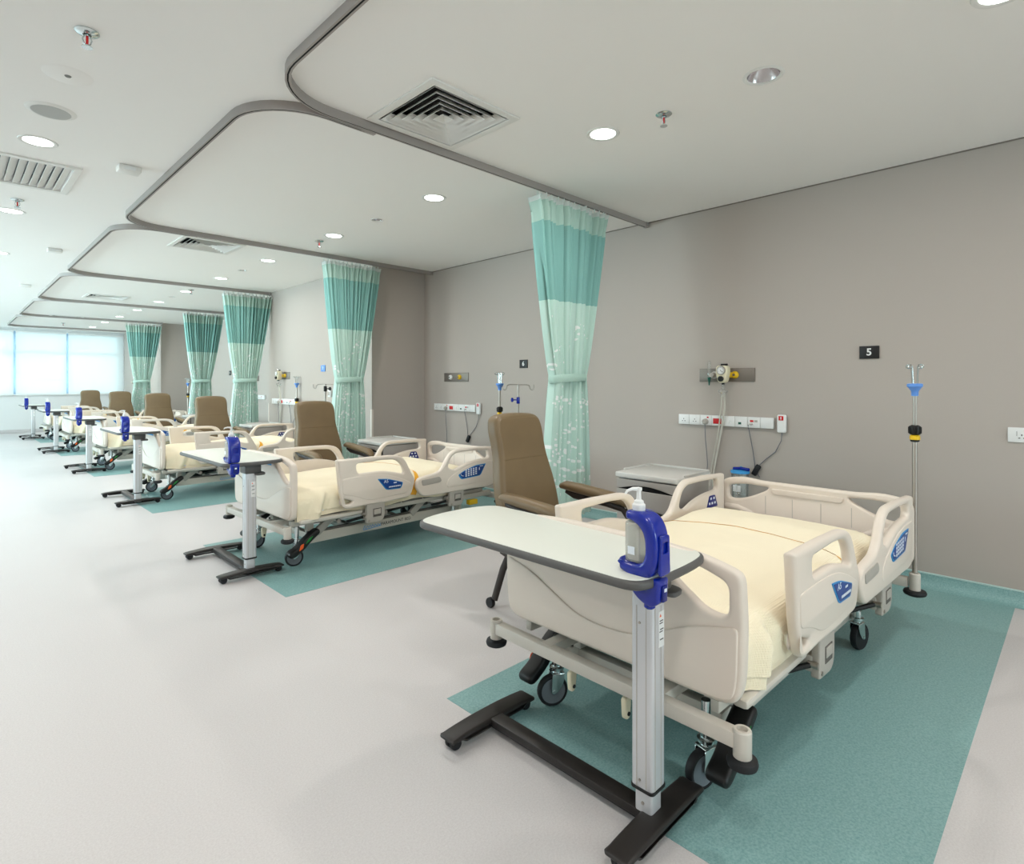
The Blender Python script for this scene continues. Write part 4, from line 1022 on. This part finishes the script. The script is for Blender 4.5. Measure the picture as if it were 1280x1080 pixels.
def tstand(x, y, rz, knob, label):
    P = empty('hook_stand', (x, y, 0), rz); tag(P, label, 'drip stand', 'hook stands')
    MB().cyl((0, 0, 0.09), (0, 0, 1.31), 0.011, seg=14).build('stand_tube', 'steel', P)
    for s in (-1, 1):
        pts = [(0, 0, 1.31), (0.09*s, 0, 1.312), (0.115*s, 0, 1.30), (0.12*s, 0, 1.27), (0.135*s, 0, 1.255), (0.155*s, 0, 1.262), (0.16*s, 0, 1.29), (0.158*s, 0, 1.31)]
        MB().tube(pts, 0.0045, 7).build('hook_arm', 'steel', P)
    b = MB(); b.box((0, 0, 1.15 if knob == 'blue' else 1.255), (0.035, 0.035, 0.07), 0.008); b.build('clamp_body', knob, P)
    zz = 1.155 if knob == 'blue' else 1.255
    sx = -1 if knob == 'blue' else 1
    b = MB(); b.cyl((0, 0, zz), (sx*0.045, 0, zz), 0.006); b.lathe([(0, 0.0), (0.018, 0.004), (0.024, 0.015), (0.02, 0.028), (0, 0.032)], (sx*0.045, 0, zz), 'X', 16, rot=None if sx > 0 else Matrix.Rotation(PI, 3, 'Z')); b.build('clamp_knob', knob, P)
    for i in range(5):
        a = 2*PI*i/5; ux, uy = math.cos(a), math.sin(a)
        lg = MB().tube([(0, 0, 0.10), (0.12*ux, 0.12*uy, 0.085), (0.25*ux, 0.25*uy, 0.06)], 0.014, 8, flat=(0.8, 1)).build('base_leg', 'steel', P)
        w = MB(); w.lathe([(0, -0.01), (0.02, -0.01), (0.024, 0), (0.02, 0.01), (0, 0.01)], (0.25*ux, 0.25*uy, 0.024), 'Y', 14); w.box((0.25*ux, 0.25*uy, 0.045), (0.012, 0.02, 0.03)); w.build('castor', 'rubber', lg)
tstand(4.16, 4.10, -0.75, 'blue', 'tall steel hook stand with a blue clamp behind the nearest brown chair')
tstand(3.42, 6.80, -0.9, 'black', 'steel hook stand with a black knob behind the second brown chair')
o = MB().box((0, 0, 0), (0.16, 0.08, 0.10), 0.012).build('monitor_box', 'white', None)
o.location = (3.66, 7.02, 1.19)
tag(o, 'small white device on the wall behind the second brown chair', 'device')
MB().box((-0.082, 0, 0.0), (0.004, 0.05, 0.05), 0.001).build('device_screen', 'bedg', o)

# ================================================================== WALL FITTINGS (all face -X)
def wplate(x, y, z, s, w, h, txt, m, label):
    o = MB().box((x-0.006, y, z), (0.012, w, h), 0.002).build('number_plate', m)
    tag(o, label, 'sign', 'bed number plates')
    MB().text(txt, s, 'yz', x-0.0125, (y, z), 0.0006, flipx=True, bold=0.0016).build('numeral', 'white', o, flatshade=True)
wplate(4.55, 1.064, 1.541, 0.068, 0.118, 0.088, '5', 'black', 'black wall plate with a white 5 above the nearest bed')
wplate(4.55, 4.394, 1.539, 0.068, 0.118, 0.092, '6', 'black', 'black wall plate with a white 6, left of the nearest curtain')
wplate(3.75, 7.507, 1.531, 0.06, 0.118, 0.088, '7', 'lblue', 'small wall plate, pale blue from painted-in glare, above the second brown chair')  # reflected glare on this plate is painted as its pale blue colour
wplate(4.55, 13.55, 1.55, 0.06, 0.118, 0.10, '8', 'black', 'small dark wall plate right of the fourth curtain')

def trunk(x, yc, z, L, label, full=True):
    R = empty('outlet_trunking', (x, yc, z)); tag(R, label, 'wall outlet', 'bedhead outlet strips')
    n = 8; w = L/n
    MB().box((-0.012, 0, 0), (0.024, L, 0.082), 0.003).build('trunking_box', 'white', R)
    for i in range(n):
        # i counts from the picture's left (+Y) to the right
        yy = L/2-w*(i+0.5)
        p = MB().box((-0.027, yy, 0), (0.008, w-0.004, 0.084), 0.002).build('face_plate', 'white', R)
        if i in (0, 1, 2):
            b = MB()
            for (dy, dz, sy, sz) in ((0, 0.004, 0.005, 0.010), (0.011, -0.014, 0.010, 0.005), (-0.011, -0.014, 0.010, 0.005)): b.box((-0.0313, yy+dy, dz), (0.001, sy, sz))
            b.build('socket_holes', 'print_k', p)
            if i == 2: MB().box((-0.032, yy-0.018, 0.024), (0.004, 0.016, 0.013), 0.002).build('red_rocker', 'red', p)
            else: MB().box((-0.032, yy-0.012, 0.024), (0.003, 0.012, 0.012), 0.001).build('rocker', 'white', p)
        elif i == 3: MB().box((-0.032, yy, -0.004), (0.004, 0.07, 0.044), 0.002).build('red_window', 'red', p)
        elif i == 4: MB().lathe([(0, 0.0), (0.010, 0), (0.012, 0.008)], (-0.039, yy, -0.004), 'X', 14).build('pull_knob', 'white', p)
        elif i == 5: MB().box((-0.0315, yy+0.012, -0.012), (0.002, 0.024, 0.018)).build('green_jack', 'dgreen', p)
        elif i == 6:
            MB().box((-0.0315, yy+0.016, 0.010), (0.002, 0.028, 0.016)).build('red_jack', 'red', p)
            MB().box((-0.0315, yy-0.016, 0.010), (0.002, 0.026, 0.016)).build('grey_jack', 'bedg', p)
            MB().box((-0.036, yy+0.02, -0.015), (0.014, 0.026, 0.012), 0.002).build('jack_plug', 'bedg', p)
    return R
trunk(4.55, 2.10, 1.018, 0.80, 'white strip of wall sockets over the nearest bed, with a grey plug in it')
trunk(4.55, 5.587, 1.021, 0.81, 'white strip of wall sockets over the second bed head')
trunk(3.75, 8.78, 1.04, 0.86, 'white strip of wall sockets on the stepped-out wall')
trunk(4.55, 11.95, 1.04, 0.80, 'white socket strip beside the third curtain')
def cords(x, yc, z, side, label, i):
    # grey power plug and lead
    R = MB().lathe([(0.0, -0.03), (0.016, -0.03), (0.024, -0.02), (0.025, 0.0)], (0, 0, 0), 'X', 18).build('power_plug', 'bedg', None, loc=(x-0.031, yc+0.15, z-0.012))
    tag(R, 'grey round power plug with its hanging lead, %s' % label, 'plug', 'power plugs')
    MB().tube([(-0.015, 0, -0.02), (-0.012, 0.0, -0.06), (-0.008, -0.002, -0.15), (-0.005, -0.012, -0.26), (-0.003, -0.018, -0.36), (0.01, 0.0, -0.46), (0.02, 0.05, -0.52)], 0.0035, 7).build('lead', 'wire', R)
    # call handset with its lead
    H = empty('call_handset', (x, yc-0.46, z)); tag(H, 'white nurse call handset with a red button, %s' % label, 'handset', 'call handsets')
    MB().panel(round_poly([(-0.032, -0.068), (0.032, -0.068), (0.033, 0.068), (-0.033, 0.068)], 0.014), (), 0.026, 0.006, 'yz', at=-0.022).build('handset_body', 'white', H, angle=50)
    MB().box((-0.004, 0, 0), (0.008, 0.045, 0.10), 0.002).build('wall_clip', 'bedg', H)
    q = MB().box((-0.0355, 0.002, 0.042), (0.003, 0.036, 0.034), 0.005).build('call_button', 'red', H)
    MB().box((-0.0375, 0.002, 0.042), (0.001, 0.006, 0.020), rot=Matrix.Rotation(0.0, 3, 'X')).build('button_mark', 'print_w', q)
    d = yc-0.46
    def L(Y, Z, X=0.012): return (-X, Y-d, Z-z)
    MB().tube([L(d, z-0.065, .02), L(d+0.005, z-0.13, .02), L(d+0.05, z-0.22, .016), L(d+0.12, z-0.28), L(d+0.17, z-0.33), L(d+0.19, z-0.40), L(d+0.17, z-0.43)], 0.0035, 7).build('handset_lead', 'wire', H)
    MB().tube([L(yc-0.205, z-0.02, .03), L(yc-0.215, z-0.10, .02), L(yc-0.235, z-0.22), L(yc-0.25, z-0.33), L(yc-0.25, z-0.42)], 0.0035, 7).build('jack_lead', 'wire', H)
    b = MB(); b.box(L(yc-0.265, z-0.375, .02), (0.03, 0.04, 0.09), 0.008, rot=Matrix.Rotation(0.5, 3, 'X')); b.build('cable_tie_bundle', 'rubber', H)
cords(4.55, 2.10, 1.018, 1, 'over the nearest bed', 0)
cords(4.55, 5.587, 1.021, 1, 'over the second bed', 1)
cords(3.75, 8.78, 1.04, 1, 'on the stepped-out wall', 2)
def gaspanel(x, yc, z, w, label, kind):
    P = MB().box((-0.004, 0, 0), (0.008, w, 0.11), 0.001).build('gas_panel', 'panel', None, loc=(x, yc, z)); tag(P, label, 'gas outlet', 'medical gas panels')
    MB().lathe([(0, 0.0), (0.016, 0), (0.024, 0.006), (0.03, 0.018), (0.03, 0.03)], (-0.036, w*0.21, 0), 'X', 20).build('white_outlet', 'white', P)
    MB().lathe([(0, 0.0), (0.016, 0), (0.024, 0.006), (0.03, 0.018), (0.03, 0.03)], (-0.036, -w*0.16, 0), 'X', 20).build('yellow_outlet', 'yellow', P)
    for s in (-1, 1):
        MB().lathe([(0, 0.0), (0.011, 0), (0.011, 0.003)], (-0.039, (w*0.21 if s > 0 else -w*0.16), 0), 'X', 14).build('outlet_bore', 'bedd', P)
    if kind:
        F = empty('flow_meter', (x-0.05, yc+w*0.27, z)); tag(F, 'clear oxygen flow meter with a green tip %s' % kind, 'flow meter', 'flow meters')
        MB().lathe([(0.013, -0.02), (0.014, 0.0), (0.014, 0.10), (0.009, 0.115), (0, 0.118)], seg=14).build('flow_tube', 'clearp', F)
        MB().lathe([(0, -0.085), (0.005, -0.085), (0.007, -0.06), (0.014, -0.03), (0.014, -0.018)], seg=14).build('green_tip', 'dgreen', F)
        MB().lathe([(0.0, -0.02), (0.018, -0.02), (0.02, 0.0), (0.02, 0.03)], (-0.005, -0.032, 0), 'X', 16).build('meter_knob', 'bedg', F)
        MB().cyl((0, 0, 0), (0.045, -0.015, 0), 0.008).build('meter_stem', 'steel', F)
        V = empty('suction_regulator', (x-0.085, yc-w*0.02, z)); tag(V, 'cream vacuum regulator with a round dial %s' % kind, 'regulator', 'suction regulators')
        MB().panel(round_poly([(-0.045, 0.075), (0.045, 0.075), (0.05, 0.02), (0.03, -0.065), (-0.03, -0.065), (-0.05, 0.02)], 0.025), (), 0.07, 0.012, 'yz', at=0.0, bres=3).build('regulator_body', 'ivory', V, angle=50)
        g = MB().lathe([(0.0, -0.006), (0.030, -0.006), (0.035, -0.010), (0.037, 0.0)], (-0.036, 0, 0.036), 'X', 26).build('dial_rim', 'bedg', V)
        MB().lathe([(0.0, 0.0), (0.029, 0.0), (0.029, 0.003)], (-0.0455, 0, 0.036), 'X', 26).build('dial_face', 'white', g)
        t = MB()
        for i in range(11):
            a = math.radians(-30+24*i); t.box((-0.0462, 0.024*math.cos(a), 0.036+0.024*math.sin(a)), (0.0008, 0.007, 0.0025), rot=Matrix.Rotation(a, 3, 'X'))
        t.box((-0.0465, -0.006, 0.03), (0.0008, 0.028, 0.003), rot=Matrix.Rotation(math.radians(45), 3, 'X'))
        t.build('dial_marks', 'print_k', g, flatshade=True)
        MB().lathe([(0.0, 0.0), (0.016, 0.0), (0.022, 0.006), (0.022, 0.025)], (-0.058, 0, -0.032), 'X', 18).build('control_knob', 'black', V)
        b = MB(); b.box((0.0, -0.01, 0.082), (0.03, 0.05, 0.016), 0.004); b.cyl((0, 0, -0.06), (0, 0, -0.078), 0.012); b.build('regulator_fitting', 'black', V)
        b = MB(); b.cyl((0, -0.0, 0), (0.08, -0.04, 0), 0.022); b.build('yellow_coupler', 'yellow', V)
        T = empty('suction_trap', (x-0.085, yc-w*0.02, z-0.08)); tag(T, 'clear safety trap and tubing hanging below the dial regulator %s' % kind, 'tubing', 'suction traps')
        MB().lathe([(0.0, -0.10), (0.018, -0.10), (0.02, -0.075), (0.034, -0.06), (0.036, -0.045), (0.016, -0.035), (0.008, -0.02), (0.008, 0.0)], seg=18).build('trap_jar', 'clearp', T)
        MB().tube([(0.0, -0.012, -0.07), (0.02, -0.005, -0.18), (0.045, 0.03, -0.34), (0.055, 0.07, -0.52), (0.055, 0.10, -0.68), (0.05, 0.11, -0.84)], 0.0075, 8).build('hose', 'tube', T)
        MB().tube([(0.0, 0.012, -0.09), (0.025, 0.03, -0.2), (0.05, 0.06, -0.36), (0.06, 0.10, -0.54), (0.06, 0.13, -0.70), (0.055, 0.14, -0.84)], 0.006, 8).build('hose', 'tube', T)
gaspanel(4.55, 2.084, 1.394, 0.466, 'brushed steel gas outlet plate over the nearest bed', 'over the nearest bed')
gaspanel(4.55, 5.57, 1.40, 0.474, 'brushed steel gas outlet plate with white and yellow ports over the second bed', None)
gaspanel(3.75, 8.82, 1.44, 0.44, 'steel gas outlet plate on the stepped-out wall', 'on the stepped-out wall')
gaspanel(4.55, 12.1, 1.42, 0.40, 'steel gas outlet plate behind the third curtain', None)
# suction canister
K = empty('suction_canister', (4.475, 1.94, 0.40)); tag(K, 'clear suction jar with a blue lid on the wall behind the nearest bed', 'jar')
MB().lathe([(0.0, 0.0), (0.055, 0.0), (0.06, 0.01), (0.066, 0.22), (0.064, 0.22), (0.057, 0.012), (0, 0.006)], seg=28).build('jar_body', 'clearp', K)
b = MB(); b.lathe([(0.0, 0.243), (0.05, 0.243), (0.07, 0.235), (0.072, 0.218), (0.068, 0.215)], seg=28); b.cyl((0.02, 0, 0.24), (0.02, 0, 0.265), 0.01); b.build('jar_lid', 'cyan', K)
MB().tube([(-0.03, 0.04, 0.25), (-0.03, -0.02, 0.257), (-0.03, -0.085, 0.252)], 0.012, 8).build('lid_spout', 'blue', K)
MB().box((-0.06, 0, 0.10), (0.004, 0.06, 0.05), 0.001).build('jar_label', 'white', K)
MB().box((0.066, 0, 0.12), (0.016, 0.06, 0.18), 0.004).build('wall_bracket', 'white', K)
# double socket at the right frame edge
S = MB().box((-0.006, 0, 0), (0.012, 0.15, 0.088), 0.003).build('wall_socket', 'white', None, loc=(4.55, 0.262, 1.019)); tag(S, 'white switched wall socket at the right frame edge', 'wall outlet')
b = MB()
for dy0 in (0.012, -0.05):
    for (dy, dz, sy, sz) in ((0, 0.0, 0.005, 0.010), (0.011, -0.018, 0.009, 0.005), (-0.011, -0.018, 0.009, 0.005)): b.box((-0.0125, dy0+dy, dz), (0.001, sy, sz))
b.box((-0.0125, 0.034, 0.008), (0.001, 0.002, 0.028))
b.build('socket_holes', 'print_k', S)
for dy0 in (-0.006, -0.062): MB().box((-0.013, dy0, 0.024), (0.004, 0.015, 0.015), 0.002).build('red_rocker', 'red', S)
# thermostat on the far side wall
S = MB().box((-0.01, 0, 0), (0.02, 0.12, 0.10), 0.003).build('thermostat', 'bedg', None, loc=(3.75, 18.95, 1.35)); tag(S, 'small grey thermostat on the wall between the windows and the farthest curtain', 'thermostat')
MB().box((-0.021, 0, 0.0), (0.003, 0.05, 0.04), 0.001).build('thermostat_screen', 'ivory', S)
